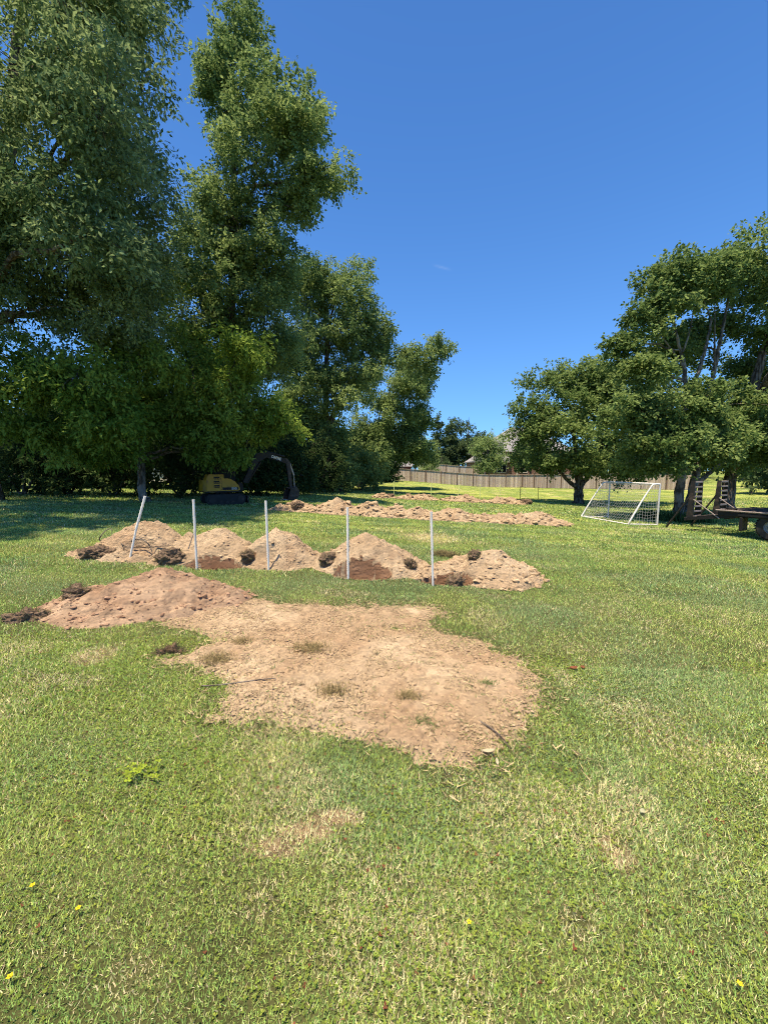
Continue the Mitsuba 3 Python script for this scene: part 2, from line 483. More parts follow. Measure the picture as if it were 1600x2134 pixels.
RT = ((.20, .125, .082), (.32, .215, .145))
G1 = 'dirt heaps dug out beside the front stakes'
heap('dirt_mound', [(-2.62, 4.40, .80, .70, .31), (-2.98, 4.18, .62, .52, .25), (-3.27, 3.93, .40, .32, .13), (-2.2, 4.45, .55, .45, .14), (-2.86, 3.84, .52, .33, .12)],
     'reddish moist dirt heap at the left front, nearest the camera', G1, 'm_redsoil', res=.026, nclods=800, csize=.028, seed=1, tone=RT)
heap('dirt_mound', [(-4.18, 6.75, .92, .78, .56), (-4.72, 6.5, .5, .45, .22), (-4.25, 6.3, .55, .35, .18)],
     'tan dirt heap with roots behind the tilted white stake', G1, nclods=380, csize=.026, seed=2)
heap('dirt_mound', [(-2.93, 6.72, .80, .72, .48), (-3.45, 6.68, .45, .5, .40), (-3.36, 6.28, .45, .38, .22)],
     'broad tan dirt heap with a low left shoulder behind the second stake', G1, nclods=380, csize=.026, seed=3)
heap('dirt_mound', [(-1.83, 6.58, .68, .70, .60), (-1.35, 6.42, .42, .34, .2)],
     'narrow pointed tan dirt heap behind the middle stake', G1, nclods=340, csize=.026, seed=4)
heap('dirt_mound', [(-.24, 6.42, .98, .74, .54), (.34, 6.15, .5, .38, .22), (-.86, 6.3, .38, .3, .17)],
     'wide steep tan dirt heap behind the fourth stake, red hole at its foot', G1, nclods=420, csize=.026, seed=5)
heap('dirt_mound', [(1.72, 6.18, .86, .75, .44), (1.15, 6.05, .62, .48, .26), (.62, 6.0, .4, .36, .15), (2.0, 5.9, .5, .4, .18)],
     'cloddy tan dirt heap at the right end of the front row', G1, nclods=650, csize=.046, seed=6)
G2 = 'dirt heaps of the middle row'
R2M = [(-3.40, 14.95, .75, .75, .40, 'leftmost heap of the middle dirt row, beside the digger bucket'), (-1.80, 14.70, .95, .85, .53, 'tallest heap of the middle dirt row, second from the left'),
       (-.55, 14.50, .95, .8, .48, 'third heap from the left in the middle dirt row'), (.42, 14.40, .75, .75, .42, 'fourth heap from the left in the middle dirt row'),
       (1.30, 14.25, .75, .75, .42, 'cloddy fifth heap from the left in the middle dirt row'), (2.60, 14.25, 1.0, .9, .42, 'wide sixth heap from the left in the middle dirt row'),
       (3.75, 14.2, .7, .55, .26, 'low seventh heap from the left in the middle dirt row'), (4.55, 14.2, .7, .55, .31, 'low eighth heap from the left in the middle dirt row'),
       (5.65, 14.15, 1.1, .8, .42, 'rightmost heap of the middle dirt row, nearest the goal')]
for i, (x, y, rx, ry, h, lab) in enumerate(R2M):
    bl = [(x, y, rx, ry, h), (x + .3 * (-1) ** i, y - .45, .7, .42, h * .45), (x - .45, y - .2, .55, .5, h * .5), (x + .5, y - .15, .5, .45, h * .5)]
    heap('dirt_mound', bl, lab, G2, res=.05, rough=1.7, nclods=260, csize=.11, seed=20 + i)
G3 = 'dirt heaps of the far row'
for i, (bl, lab) in enumerate([([(-.15, 24.6, .55, .6, .28)], 'small heap at the left end of the far dirt row'),
                               ([(1.5, 24.4, .8, .6, .26), (2.45, 24.4, .85, .7, .38)], 'left heap of the far dirt row, below the first two thin stakes'),
                               ([(4.45, 24.4, .9, .6, .30), (5.15, 24.4, 1.0, .8, .50), (5.9, 24.3, .6, .5, .2)], 'tallest heap of the far dirt row, in its middle'),
                               ([(7.36, 24.3, .9, .6, .36), (8.0, 24.3, 1.0, .7, .36), (6.6, 24.3, .6, .5, .16)], 'right heap of the far dirt row, ending at the tree shade')]):
    heap('dirt_mound', bl, lab, G3, res=.07, rough=2.0, nclods=240, csize=.13, seed=40 + i)


def heap_h(x, y):
    h = np.full(x.shape, -9.0)
    for bumps, fn in HEAP_AREAS:
        B = np.array(bumps)
        lo, hi = (B[:, :2] - B[:, 2:4]).min(0) - .2, (B[:, :2] + B[:, 2:4]).max(0) + .2
        k = (x > lo[0]) & (x < hi[0]) & (y > lo[1]) & (y < hi[1])
        if k.any():
            h[k] = np.maximum(h[k], fn(x[k], y[k], False))
    return h


def surface_z(x, y):
    """The top of lawn, patch or heap at one place."""
    x, y = np.atleast_1d(np.asarray(x, float)), np.atleast_1d(np.asarray(y, float))
    return np.maximum(ground_z(x, y), terrain(x, y) + heap_h(x, y))


for i, (hx, hy, rx, ry, dp) in enumerate(HOLES[:3]):
    X, Y = np.meshgrid(np.arange(hx - rx * 1.2, hx + rx * 1.2, .02), np.arange(hy - ry * 1.3, hy + ry * 1.3, .02), indexing='ij')
    HD = hole_depth(X, Y)
    struct('dug_hole' + (f'_{i:03d}' if i else ''), grid_mesh(X, Y, np.maximum(ground_z(X, Y), terrain(X, Y) + heap_h(X, Y) - 1.15 * HD) + .016 + .02 * (nfbm(X, Y, 14, 3, 77) - .5) * sst(.03, .1, HD), HD > .07), 'm_holesoil',
           ['shallow red earth hole beside the second white stake', 'shallow red earth hole at the fourth white stake', 'shallow red earth hole right of the last white stake'][i], smooth=True)

# ------------------------------------------------------------------ grass
def blades(x, y, z, length, width, color, seed, tilt=(.35, 1.15), segs=2):
    """Bent blades: one (segs=1) or three (segs=2) triangles each."""
    r = np.random.default_rng(seed)
    n = len(x)
    a, tl = r.uniform(0, TAU, n), r.uniform(tilt[0], tilt[1], n)
    h = np.stack([np.cos(a), np.sin(a), np.zeros(n)], -1)
    b2 = a + np.pi / 2 + r.normal(0, .5, n)
    side = np.stack([np.cos(b2), np.sin(b2), r.normal(0, .25, n)], -1) * (width * .5)[:, None]
    up = np.array([0, 0, 1.0])
    base = np.stack([x, y, z], -1)
    L = length[:, None]
    tip = base + L * (np.sin(tl)[:, None] * h + np.cos(tl)[:, None] * up)
    if segs == 1:
        v = np.stack([base - side, base + side, tip], 1)
        f = np.arange(3 * n).reshape(n, 3)
        rep = 3
    else:
        t1 = tl * .5
        mid = base + .55 * L * (np.sin(t1)[:, None] * h + np.cos(t1)[:, None] * up)
        v = np.stack([base - side, base + side, mid + side * .8, mid - side * .8, tip], 1)
        k = np.arange(n)[:, None] * 5
        f = np.concatenate([k + [0, 1, 2], k + [0, 2, 3], k + [3, 2, 4]], 0)
        rep = 5
    col = np.repeat(color, rep, 0)
    return v.reshape(-1, 3), f, col


LUSH = [(-2.05, 3.62, .35, .16), (-.1, 2.02, .45, .13), (1.3, 2.7, .12, .7), (1.02, 2.02, .16, .2), (.75, 3.86, .3, .16), (.2, 5.15, .9, .18)]


def grass_color(x, y, r):
    n = len(x)
    n1, n2, n3 = nfbm(x, y, .55, 3, 61), nfbm(x, y, 2.6, 3, 62), nfbm(x, y, 1.1, 3, 63)
    u = r.random(n)
    g = np.array([.176, .278, .080]) * np.ones((n, 1))
    yel, blue, tan, dark = np.array([.290, .345, .102]), np.array([.165, .250, .120]), np.array([.50, .44, .285]), np.array([.08, .135, .04])
    w = (sst(.42, .62, .5 * n1 + .5 * n2 + .35 * (u - .5)))[:, None]
    g = g * (1 - w) + yel * w
    w = (.8 * sst(.50, .64, n3 + .3 * (r.random(n) - .5)))[:, None]
    g = g * (1 - w) + blue * w
    w = (.6 * (r.random(n) < .12))[:, None]
    g = g * (1 - w) + dark * w
    dry = .12 + .42 * sst(.50, .70, nfbm(x, y, 1.7, 3, 64))
    g = g * (1 + .12 * np.sin(y * 5.2 + 3 * nfbm(x, y, .4, 2, 66)) * sst(3, 8, y))[:, None]
    dry = dry * (1 - .55 * sst(3.5, 7, np.hypot(x, y)))
    for bx, by, rx, ry, s in BARE:
        dry = np.maximum(dry, s * (1 - sst(.4, 1.2, np.hypot((x - bx) / rx, (y - by) / ry) + .8 * (nfbm(x, y, 7, 2, 65) - .5))))
    for bx, by, rx, ry in LUSH:
        k = 1 - sst(.5, 1.1, np.hypot((x - bx) / rx, (y - by) / ry))
        dry = dry * (1 - k)
        g = g * (1 - .15 * k[:, None])
    w = (r.random(n) < dry)[:, None] * r.uniform(.55, 1, (n, 1))
    g = g * (1 - w) + tan * w
    return 1.40 * g * r.uniform(.5, 1.55, (n, 1)) * r.uniform(.92, 1.08, (n, 3))


def sow(y0, y1, density, seed, wide=1.10, near=.35):
    """Random places on the lawn between two distances."""
    r = np.random.default_rng(seed)
    n = int(density * (wide * (y1 * y1 - y0 * y0) + 2 * near * (y1 - y0)))
    y = np.sqrt(r.uniform(y0 * y0, y1 * y1, n))
    x = r.uniform(-1, 1, n) * (wide * y + near)
    sd, hh, hd = soil_sd(x, y), heap_h(x, y), hole_depth(x, y)
    p = np.clip(1 - .55 * sst(-.34, -.03, sd) - .42 * sst(-.06, .26, sd), 0, 1)
    for bx, by, rx, ry in LUSH[4:5]:
        p = np.maximum(p, .8 * (1 - sst(.4, 1.1, np.hypot((x - bx) / rx, (y - by) / ry))))
    for bx, by, rx, ry, s in BARE:
        p = p * (1 - .62 * s * (1 - sst(.3, 1.1, np.hypot((x - bx) / rx, (y - by) / ry))))
    p = p * (.72 + .5 * nfbm(x, y, 9, 2, 70))
    k = (r.random(n) < p) & (hh < .012) & (hd < .05)
    return x[k], y[k], r


VS, FS, CS, off = [], [], [], 0
for y0, y1, dens, ln, wd, segs, tilt, seed in [(.75, 1.4, 52000, (.013, .032), (.0038, .0070), 1, (.35, 1.3), 1), (1.4, 2.2, 38000, (.016, .038), (.0048, .0086), 1, (.35, 1.3), 2), (2.2, 3.2, 20000, (.019, .044), (.0058, .0098), 1, (.3, 1.25), 7), (3.2, 5.5, 7800, (.020, .048), (.005, .0095), 1, (.2, 1.15), 3),
                                               (5.5, 9, 2900, (.026, .058), (.008, .014), 1, (.15, 1.0), 4), (9, 15, 950, (.030, .068), (.014, .026), 1, (.1, .9), 5), (15, 30, 170, (.04, .085), (.035, .065), 1, (.1, .9), 6)]:
    x, y, r = sow(y0, y1, dens, seed)
    n = len(x)
    L = r.uniform(ln[0], ln[1], n) * (.7 + .6 * nfbm(x, y, 1.6, 2, 71))
    v, f, c = blades(x, y, ground_z(x, y) - .006, L, r.uniform(wd[0], wd[1], n), grass_color(x, y, r), seed + 80, tilt, segs)
    VS.append(v), FS.append(f + off), CS.append(c)
    off += len(v)
struct('grass', (np.vstack(VS), np.vstack(FS)), 'm_grass', 'short mown grass blades with dry and lush patches', kind='stuff', cat='grass', color=np.vstack(CS))

# low broad weeds: clover-like trefoils between the blades
x, y, r = sow(.8, 3.4, 4200, 301)
k = nfbm(x, y, 1.5, 3, 302) > r.uniform(.30, .72, len(x))
x, y = x[k], y[k]


def discs(x, y, z, size, color, seed, lobes=3):
    r = np.random.default_rng(seed)
    n = len(x)
    V, F, C = [], [], []
    a0 = r.uniform(0, TAU, n)
    nx, ny = r.normal(0, .35, (2, n))
    for q in range(lobes):
        a = a0 + q * TAU / lobes
        d, e = np.stack([np.cos(a), np.sin(a)], -1), np.stack([-np.sin(a), np.cos(a)], -1)
        pts = [(0, 0), (.45, -.42), (.95, -.30), (1.0, .30), (.45, .42)]
        v = np.stack([np.column_stack([x, y])[:, :] + size[:, None] * (u * d + w * e) for u, w in pts], 1)
        dz = (v[..., 0] - x[:, None]) * nx[:, None] + (v[..., 1] - y[:, None]) * ny[:, None]
        v = np.concatenate([v, (z[:, None] + dz + np.array([-.003, .001, .002, .002, .001]))[..., None]], -1)
        k = np.arange(n)[:, None] * 5 + q * 5 * n
        V.append(v.reshape(-1, 3)), F.append(np.concatenate([k + [0, 1, 2], k + [0, 2, 3], k + [0, 3, 4]], 0)), C.append(np.repeat(color, 5, 0))
    return np.vstack(V), np.vstack(F), np.vstack(C)


cc = np.array([.17, .26, .05]) + r.random((len(x), 1)) * np.array([.11, .085, .015])
w = (r.random(len(x)) < .035)[:, None]
cc = np.where(w, np.array([.22, .075, .05]), cc) * r.uniform(.75, 1.25, (len(x), 1))
v, f, c = discs(x, y, ground_z(x, y) + r.uniform(.004, .016, len(x)), r.uniform(.0042, .0080, len(x)), cc, 303)
struct('clover', (v, f), 'm_grass', 'clover leaves mixed into the near grass', kind='stuff', cat='clover', color=c)


# ------------------------------------------------------------------ small things on the ground
def tuft(x, y, n, L, spread, col, name, label, cat, group, seed, w=.004, tilt=(.3, 1.3)):
    r = np.random.default_rng(seed)
    n = int(n * 1.4)
    px, py = x + r.normal(0, spread * .75, n).clip(-1.7 * spread, 1.7 * spread), y + r.normal(0, spread * .55, n).clip(-1.2 * spread, 1.2 * spread)
    c = np.asarray(col) * r.uniform(.6, 1.4, (n, 1))
    v, f, c = blades(px, py, surface_z(px, py) + .004, L * r.uniform(.5, 1.2, n), np.full(n, w), c, seed, tilt, 2)
    return solo(name, (v, f), 'm_grass', label, cat, group, color=c)


for i, (x, y, n, L, s, lab) in enumerate([(-1.27, 3.32, 160, .07, .06, 'small dry grass tuft near the left rim of the bare soil'), (-.64, 3.27, 320, .08, .10, 'dark dry grass tuft in the upper middle of the bare soil'),
                                          (.17, 2.58, 220, .07, .05, 'dark dead grass clump in the lower middle of the bare soil'), (-.38, 2.62, 260, .07, .09, 'straw coloured grass tuft left of the lower soil centre'),
                                          (-1.36, 2.98, 300, .07, .09, 'pale dry tuft at the left edge of the bare soil')]):
    tuft(x, y, n, L, s, (.26, .215, .11), 'dry_grass_tuft', lab, 'dry grass', 'dry tufts on the bare soil', 400 + i)
tuft(.80, 2.82, 120, .05, .045, (.10, .17, .05), 'green_grass_tuft', 'small green grass tuft at the right of the bare soil', 'grass tuft', None, 410)
tuft(.25, 2.30, 150, .05, .07, (.12, .17, .06), 'green_grass_tuft', 'thin green tuft near the lower rim of the bare soil', 'grass tuft', None, 411)
tuft(1.23, 7.6, 500, .14, .17, (.22, .19, .10), 'dry_grass_tuft', 'tuft of dry grass behind the last white stake', 'dry grass', None, 412, .008)


def sod(x, y, rx, ry, h, rot, label, seed, tone=(.11, .080, .056)):
    """A torn lump of turf: dark rooty earth, dry grass on it."""
    r = np.random.default_rng(seed)
    m = trimesh.creation.icosphere(subdivisions=4)
    nv = np.array(m.vertices)
    rx, ry, h = rx * .78, ry * .78, h * .85
    v = nv * [rx * .85, ry * .85, h]
    q = v * 1.0 + seed * .37
    disp = .34 * min(rx, ry) * (meshkit.fbm(q * 7, 2, seed) - .42) * 2.4 + .055 * (meshkit.fbm(q * 22, 2, seed + 1) - .5) * 2 + .022 * (meshkit.fbm(q * 60, 2, seed + 2) - .5) * 2
    v = v + nv * disp[:, None]
    c, s = math.cos(rot), math.sin(rot)
    v = np.stack([v[:, 0] * c - v[:, 1] * s, v[:, 0] * s + v[:, 1] * c, v[:, 2]], 1)
    z0 = float(surface_z(x, y)[0])
    v = v + [x, y, z0 + h * .15]
    key = thing('sod_clump', label, 'turf clump', 'torn turf clumps around the dug holes')
    put(key, 'earth', (v, np.array(m.faces)), 'm_clod', color=np.asarray(tone) * (.3 + 2.0 * meshkit.fbm(v * 30, 3, seed)[:, None]))
    n = 1100
    i = r.integers(0, len(v), n)
    p = v[i]
    out = unit(p - [x, y, z0])
    gb = np.where(r.random((n, 1)) < .40, np.array([.13, .17, .06]), np.array([.24, .19, .12])) * r.uniform(.4, 1.2, (n, 1))
    tip = p + (out + r.normal(0, .7, (n, 3))) * r.uniform(.010, .035, (n, 1)) * max(1, rx * 2.5)
    sd_ = unit(r.normal(size=(n, 3))) * .0028
    put(key, 'roots', (np.stack([p - sd_, p + sd_, tip], 1).reshape(-1, 3), np.arange(3 * n).reshape(n, 3)), 'm_grass', kind='stuff', color=np.repeat(gb, 3, 0))


for i, a in enumerate([(-4.62, 6.10, .40, .17, .13, .2, 'dark turf clump at the foot of the heap behind the tilted stake'), (-3.42, 6.02, .28, .22, .17, .5, 'rooty turf clump left of the hole at the second stake'),
                       (-2.22, 6.12, .13, .12, .11, 0, 'small dark clump between the second and middle heaps'), (-.90, 6.05, .20, .14, .13, .3, 'dark turf clump left of the hole at the fourth stake'),
                       (.42, 5.98, .13, .12, .12, .4, 'black turf clump right of the fourth heap'), (1.05, 5.56, .20, .15, .15, .9, 'green topped turf clump in front of the right heap'),
                       (-3.50, 3.66, .30, .12, .10, .35, 'long dark turf clump at the left tip of the reddish heap'), (-3.30, 4.0, .17, .13, .12, .3, 'blackish turf clump on the left end of the reddish heap'),
                       (1.45, 6.0, .16, .11, .09, 0, 'dark turf clump lying on the right heap'), (-3.25, 15.0 - .6, .35, .25, .2, .4, 'grey turf clump at the left of the middle row'),
                       (-1.80, 3.08, .16, .04, .035, .35, 'dark strip of turned turf at the left edge of the bare soil'), (8.9, 24.2, .6, .4, .22, 0, 'dark turf clump at the right end of the far row'),
                       (.35, 24.9, .5, .4, .2, 0, 'dark turf clump beside the first thin stake')]):
    sod(*a, 500 + i, tone=(.11, .080, .056) if i != 10 else (.09, .06, .04))


def curve(pts, r, bsdf, name, label, cat, sides=6, group=None):
    p = np.asarray(pts, float)
    t = np.linspace(0, len(p) - 1, 5 * len(p))
    from scipy.interpolate import CubicSpline
    q = CubicSpline(np.arange(len(p)), p)(t)
    return solo(name, MB().tube(q, np.interp(np.linspace(0, 1, len(q)), [0, .7, 1], [r, r * .8, r * .4]), sides), bsdf, label, cat, group, smooth=True)


def on(x, y, dz=0.0):
    return (x, y, float(surface_z(x, y)[0]) + dz)


curve([on(-4.85, 6.5, .02), on(-4.80, 6.45, .14), on(-4.66, 6.45, .17), on(-4.6, 6.4, .05)], .009, 'm_palebark', 'tree_root', 'thin looped root sticking out left of the tilted stake heap', 'root')
curve([on(-4.15, 6.22, .02), on(-3.95, 6.2, .10), on(-3.8, 6.15, .08), on(-3.75, 6.1, .0)], .010, 'm_palebark', 'tree_root', 'curled root right beside the tilted stake', 'root')
curve([on(-4.3, 6.2, .02), on(-4.05, 6.12, .03), on(-3.75, 6.2, .05), on(-3.5, 6.35, .06)], .008, 'm_bark', 'tree_root', 'long thin root across the foot of the tilted stake heap', 'root')
curve([on(-3.25, 6.25, .0), on(-3.22, 6.3, .12), on(-3.18, 6.36, .24)], .010, 'm_palebark', 'dry_stick', 'upright dry stick left of the second stake', 'stick')
curve([on(-1.30, 2.60, .02), on(-1.12, 2.64, .02), on(-.90, 2.70, .03), on(-.80, 2.70, .03)], .005, 'm_palebark', 'dry_stick', 'pale stick lying on the left of the bare soil', 'stick')
curve([on(.25, 2.64, .02), on(.27, 2.56, .02), on(.24, 2.46, .02)], .005, 'm_palebark', 'dry_stick', 'small bent twig near the middle of the bare soil', 'stick')
curve([on(.62, 2.35, .02), on(.70, 2.22, .03), on(.74, 2.10, .02)], .006, 'm_bark', 'dry_stick', 'dark twig in the straw at the lower right of the soil', 'stick')


def leaf_flat(x, y, L, W, rot, lift, col, name, label, cat, group=None):
    """A curled dead leaf or petal, 12 facets."""
    t = np.linspace(0, 1, 6)
    w = W * np.sin(np.pi * np.clip(t, .03, .97)) ** .8
    c, s = math.cos(rot), math.sin(rot)
    V = []
    for tt, ww in zip(t, w):
        for side in (-1, 0, 1):
            a, b = (tt - .5) * L, side * ww * .5
            V.append((x + a * c - b * s, y + a * s + b * c, float(surface_z(x, y)[0]) + lift + .25 * W * abs(side) + .3 * L * (tt - .5) ** 2))
    q = [[3 * i + j, 3 * i + 3 + j, 3 * i + 4 + j, 3 * i + 1 + j] for i in range(5) for j in (0, 1)]
    v = np.array(V)
    return solo(name, (v, np.array(q)), 'm_grass', label, cat, group, color=np.ones((len(v), 1)) * np.asarray(col))


leaf_flat(.60, 2.06, .085, .03, .1, .028, (.50, .45, .31), 'dry_leaf', 'pale dry leaf at the lower right tip of the bare soil', 'leaf')
leaf_flat(.635, 2.0, .06, .018, 1.4, .012, (.55, .50, .36), 'dry_leaf', 'second pale leaf lying just under the first', 'leaf')
leaf_flat(1.25, 1.70, .034, .022, .6, .022, (.44, .45, .31), 'dry_leaf', 'small pale leaf on the grass at the right', 'leaf')
leaf_flat(1.62, 3.13, .08, .045, .2, .012, (.24, .10, .055), 'dry_leaf', 'rust brown leaf on the lawn right of the bare soil', 'leaf')
leaf_flat(1.71, 3.15, .06, .04, 1.2, .012, (.21, .09, .05), 'dry_leaf', 'second rust brown leaf beside it on the right lawn', 'leaf')


def blossom(x, y, size, label, i):
    r = np.random.default_rng(600 + i)
    n = 5
    a = np.arange(n) * TAU / n + r.uniform(0, 1)
    z = float(ground_z(np.array([x]), np.array([y]))[0]) + .035
    V, F = [], []
    for k in range(n):
        for u, w in ((.05, 0), (.6, -.36), (1, 0), (.6, .36)):
            V.append((x + size * (u * math.cos(a[k]) - w * math.sin(a[k])), y + size * (u * math.sin(a[k]) + w * math.cos(a[k])), z + .25 * size * u + .01 * (k % 2) * size))
        F += [[4 * k, 4 * k + 1, 4 * k + 2], [4 * k, 4 * k + 2, 4 * k + 3]]
    key = thing('yellow_flower', label, 'flower')
    put(key, 'petals', (np.array(V), np.array(F)), 'm_grass', color=np.ones((len(V), 1)) * np.array([.85, .66, .03]))
    put(key, 'stem', MB().tube([(x, y, z - .045), (x + .003, y, z - .02), (x, y, z + .002)], .0012, 4), 'm_grass', color=np.tile([.1, .18, .04], (14, 1)))


for i, (x, y, lab) in enumerate([(-1.29, 1.262, 'yellow flower at the left edge of the near grass'), (-1.07, 1.195, 'yellow flower a little right of the leftmost one'), (-1.13, 1.01, 'yellow flower at the bottom left corner'),
                                 (.3, 1.20, 'yellow flower in the near grass right of centre'), (1.13, 1.06, 'yellow flower at the lower right of the grass')]):
    blossom(x, y, .0095, lab, i)

r = np.random.default_rng(640)
n = 26
a = r.uniform(0, TAU, n)
x, y = -1.24 + .042 * r.normal(size=n), 1.80 + .026 * r.normal(size=n)
v, f, c = discs(x, y, ground_z(x, y) + r.uniform(.03, .06, n), r.uniform(.009, .018, n), np.tile([.27, .36, .04], (n, 1)) * r.uniform(.7, 1.2, (n, 1)), 641, 3)
solo('yellow_weed', (v, f), 'm_grass', 'bright yellow green broad leaved weed in the left grass', 'weed', color=c)


# ------------------------------------------------------------------ stakes
def stake(x, y, L, lean, r1, r2, bsdf, label, group, cap=True):
    z = float(ground_z(np.array([x]), np.array([y]))[0])
    a = np.array([x, y, z - .12])
    t = unit(np.array([lean[0], lean[1], 1.0]))
    b = np.array([x, y, z])
    key = thing('stake', label, 'stake', group)
    mid = b + t * L * .52
    put(key, 'lower_pipe', MB().tube([a, mid], r2, 10), bsdf, smooth=30)
    top = b + t * L
    p = MB()
    p.tube([mid - t * .02, top], r1, 10, caps=False)
    p.tube([top, top - t * .03], [r1 - .004, r1 - .004], 10, caps=False)
    s = np.array([mid - t * .02, mid - t * .0195])
    p.tube(s, [r2, r1], 10, caps=False)
    # rim between the outer and inner wall
    p.tube([top, top + t * 1e-4], [r1, r1 - .004], 10, caps=False)
    put(key, 'upper_pipe', p, bsdf, smooth=30)
    return key


GS = 'white pipe stakes of the front row'
stake(-4.10, 6.02, 1.09, (.30, .06), .0185, .0165, 'm_pvc', 'white pipe stake tilted to the right, leftmost of the front row', GS)
stake(-2.87, 5.77, 1.08, (.0, .0), .0185, .0165, 'm_pvc', 'second white pipe stake from the left, by a red hole', GS)
stake(-1.80, 5.87, 1.09, (-.01, 0), .0185, .0165, 'm_pvc', 'middle white pipe stake in front of the pointed heap', GS)
stake(-.53, 5.55, 1.07, (0, 0), .0185, .0165, 'm_pvc', 'fourth white pipe stake from the left, in front of the steep heap', GS)
stake(.71, 5.41, 1.08, (-.04, 0), .0185, .0165, 'm_pvc', 'rightmost white pipe stake of the front row', GS)
GT = 'thin stakes of the far row'
for x, y, lean, lab in [(.66, 26.2, .04, 'thin pale stake at the left end of the far row'), (3.31, 27.0, .02, 'second thin pale stake of the far row'), (5.1, 26.6, .15, 'thin pale stake tilted right in the far row'),
                        (6.8, 27.2, 0, 'fourth thin pale stake of the far row'), (8.6, 28.4, 0, 'fifth thin pale stake of the far row')]:
    stake(x, y, 1.06, (lean, 0), .026, .023, 'm_yellowstake', lab, GT)
stake(10.3, 29.0, 1.02, (0, 0), .022, .02, 'm_steel', 'dark thin stake at the left edge of the far tree shade', GT)
stake(11.9, 29.6, 1.0, (0, 0), .022, .02, 'm_steel', 'rightmost dark thin stake standing in the far tree shade', GT)

# ------------------------------------------------------------------ the football goal
goal = thing('football_goal', 'small white football goal with net, standing on the lawn by the trees', 'goal')
RP, LP = np.array([10.73, 14.96]), np.array([10.18, 17.35])
RB, LB = np.array([9.40, 14.68]), np.array([8.92, 17.25])


def g3(p, z):
    return np.array([p[0], p[1], float(terrain(p[0], p[1])) + z])


HG, R = 1.62, .036
put(goal, 'post', MB().tube([g3(RP, 0), g3(RP, HG)], R, 12), 'm_white', smooth=30)
put(goal, 'post', MB().tube([g3(LP, 0), g3(LP, HG)], R, 12), 'm_white', smooth=30)
put(goal, 'crossbar', MB().tube([g3(RP, HG), g3(LP, HG)], R, 12), 'm_white', smooth=30)
for P_, B_ in ((RP, RB), (LP, LB)):
    top = P_ + (B_ - P_) * .24
    put(goal, 'stay', MB().tube([g3(P_, HG - .01), g3(P_ + (B_ - P_) * .12, HG - .005), g3(top, HG - .03), g3(P_ + (B_ - P_) * .30, HG - .12), g3(P_ + (B_ - P_) * .64, .82)], .027, 10), 'm_white', smooth=30)
    put(goal, 'stay_lower', MB().tube([g3(P_ + (B_ - P_) * .63, .83), g3(B_, .02)], .032, 10), 'm_white', smooth=30)
    put(goal, 'side_bar', MB().tube([g3(B_, .03), g3(P_, .03)], .024, 10), 'm_white', smooth=30)
put(goal, 'ground_bar', MB().tube([g3(RB, .03), g3(LB, .03)], .026, 10), 'm_white', smooth=30)
net = MB()
NW, NH = 22, 15


def back_pt(u, s):
    """u along the goal, s from the crossbar down the slope to the ground bar."""
    P_, B_ = RP + (LP - RP) * u, RB + (LB - RB) * u
    k = .24 * min(1, s / .15) if s < .15 else .24 + .76 * (s - .15) / .85
    z = HG - .03 if s < .15 else (HG - .03) * (1 - (s - .15) / .85)
    sag = .16 * math.sin(math.pi * u) * math.sin(math.pi * min(1, s * 1.05))
    q = P_ + (B_ - P_) * k
    return g3(q + (P_ - B_) * sag * .5, max(.03, z - sag * .8) + .012 * math.sin(37 * u + 21 * s))


for i in range(NW + 1):
    net.tube([back_pt(i / NW, s) for s in np.linspace(0, 1, 14)], .0042, 3, False)
for j in range(1, NH):
    net.tube([back_pt(u, j / NH) for u in np.linspace(0, 1, 14)], .0042, 3, False)
for P_, B_ in ((RP, RB), (LP, LB)):
    for z in np.arange(.1, HG - .1, .115):
        k1 = 1 - .76 * z / HG
        net.tube([g3(P_ + (B_ - P_) * k * k1, z - .05 * math.sin(math.pi * k)) for k in np.linspace(0, 1, 7)], .0042, 3, False)
    for k in np.arange(.08, 1, .09):
        zt = HG - .06 if k < .24 else (HG - .06) * (1 - (k - .24) / .76)
        net.tube([g3(P_ + (B_ - P_) * k, z) for z in np.linspace(.04, max(.08, zt), 5)], .0042, 3, False)
put(goal, 'net', net, 'm_net', kind='stuff')

# ------------------------------------------------------------------ the excavator under the trees
M = frame([-6.78, 16.15, float(terrain(-6.78, 16.15))], (.80, .60))
MB_ = M.copy()
M[:3, :3] *= .76
MB_[:3, :3] *= .90
ex = thing('excavator', 'yellow compact tracked excavator parked in deep shade under the left trees', 'excavator')
for sgn in (-1, 1):
    y0, y1 = (.42, .80) if sgn > 0 else (-.80, -.42)
    tk = MB(M)
    ang = np.linspace(0, TAU, 40, endpoint=False)
    out = [(math.copysign(.72, math.cos(a)) + .27 * math.cos(a), .28 + .27 * math.sin(a)) for a in ang]
    tk.plate(out, y0, y1)
    tr = put(ex, 'track', tk, 'm_rubber', smooth=30)
    cl = MB(M)
    per = np.array(out)
    for k in range(40):
        a, b = per[k], per[(k + 1) % 40]
        for t in ((0.5,) if np.hypot(*(b - a)) < .2 else np.arange(.05, 1, .08)):
            c = a + (b - a) * t
            nn = unit(np.array([(b - a)[1], -(b - a)[0]]))
            tt = unit(b - a)
            pts = [(*(c + tt * q * .025 + nn * w), yy) for q in (-1, 1) for w in (-.005, .022) for yy in (y0, y1)]
            cl.hull([(p[0], p[2], p[1]) for p in pts])
    put(tr, 'cleats', cl, 'm_rubber', kind='stuff')
    for cx_, rr in ((-.72, .19), (.72, .19), (-.3, .09), (0, .09), (.3, .09)):
        wh = MB(M)
        wh.lathe([(0, 0), (rr, 0), (rr, .03 * sgn), (0, .03 * sgn)], (cx_, y1 + .004 if sgn > 0 else y0 - .004, .28 if rr > .1 else .12), 'y', 16)
        put(tr, 'roller', wh, 'm_steel', smooth=30)
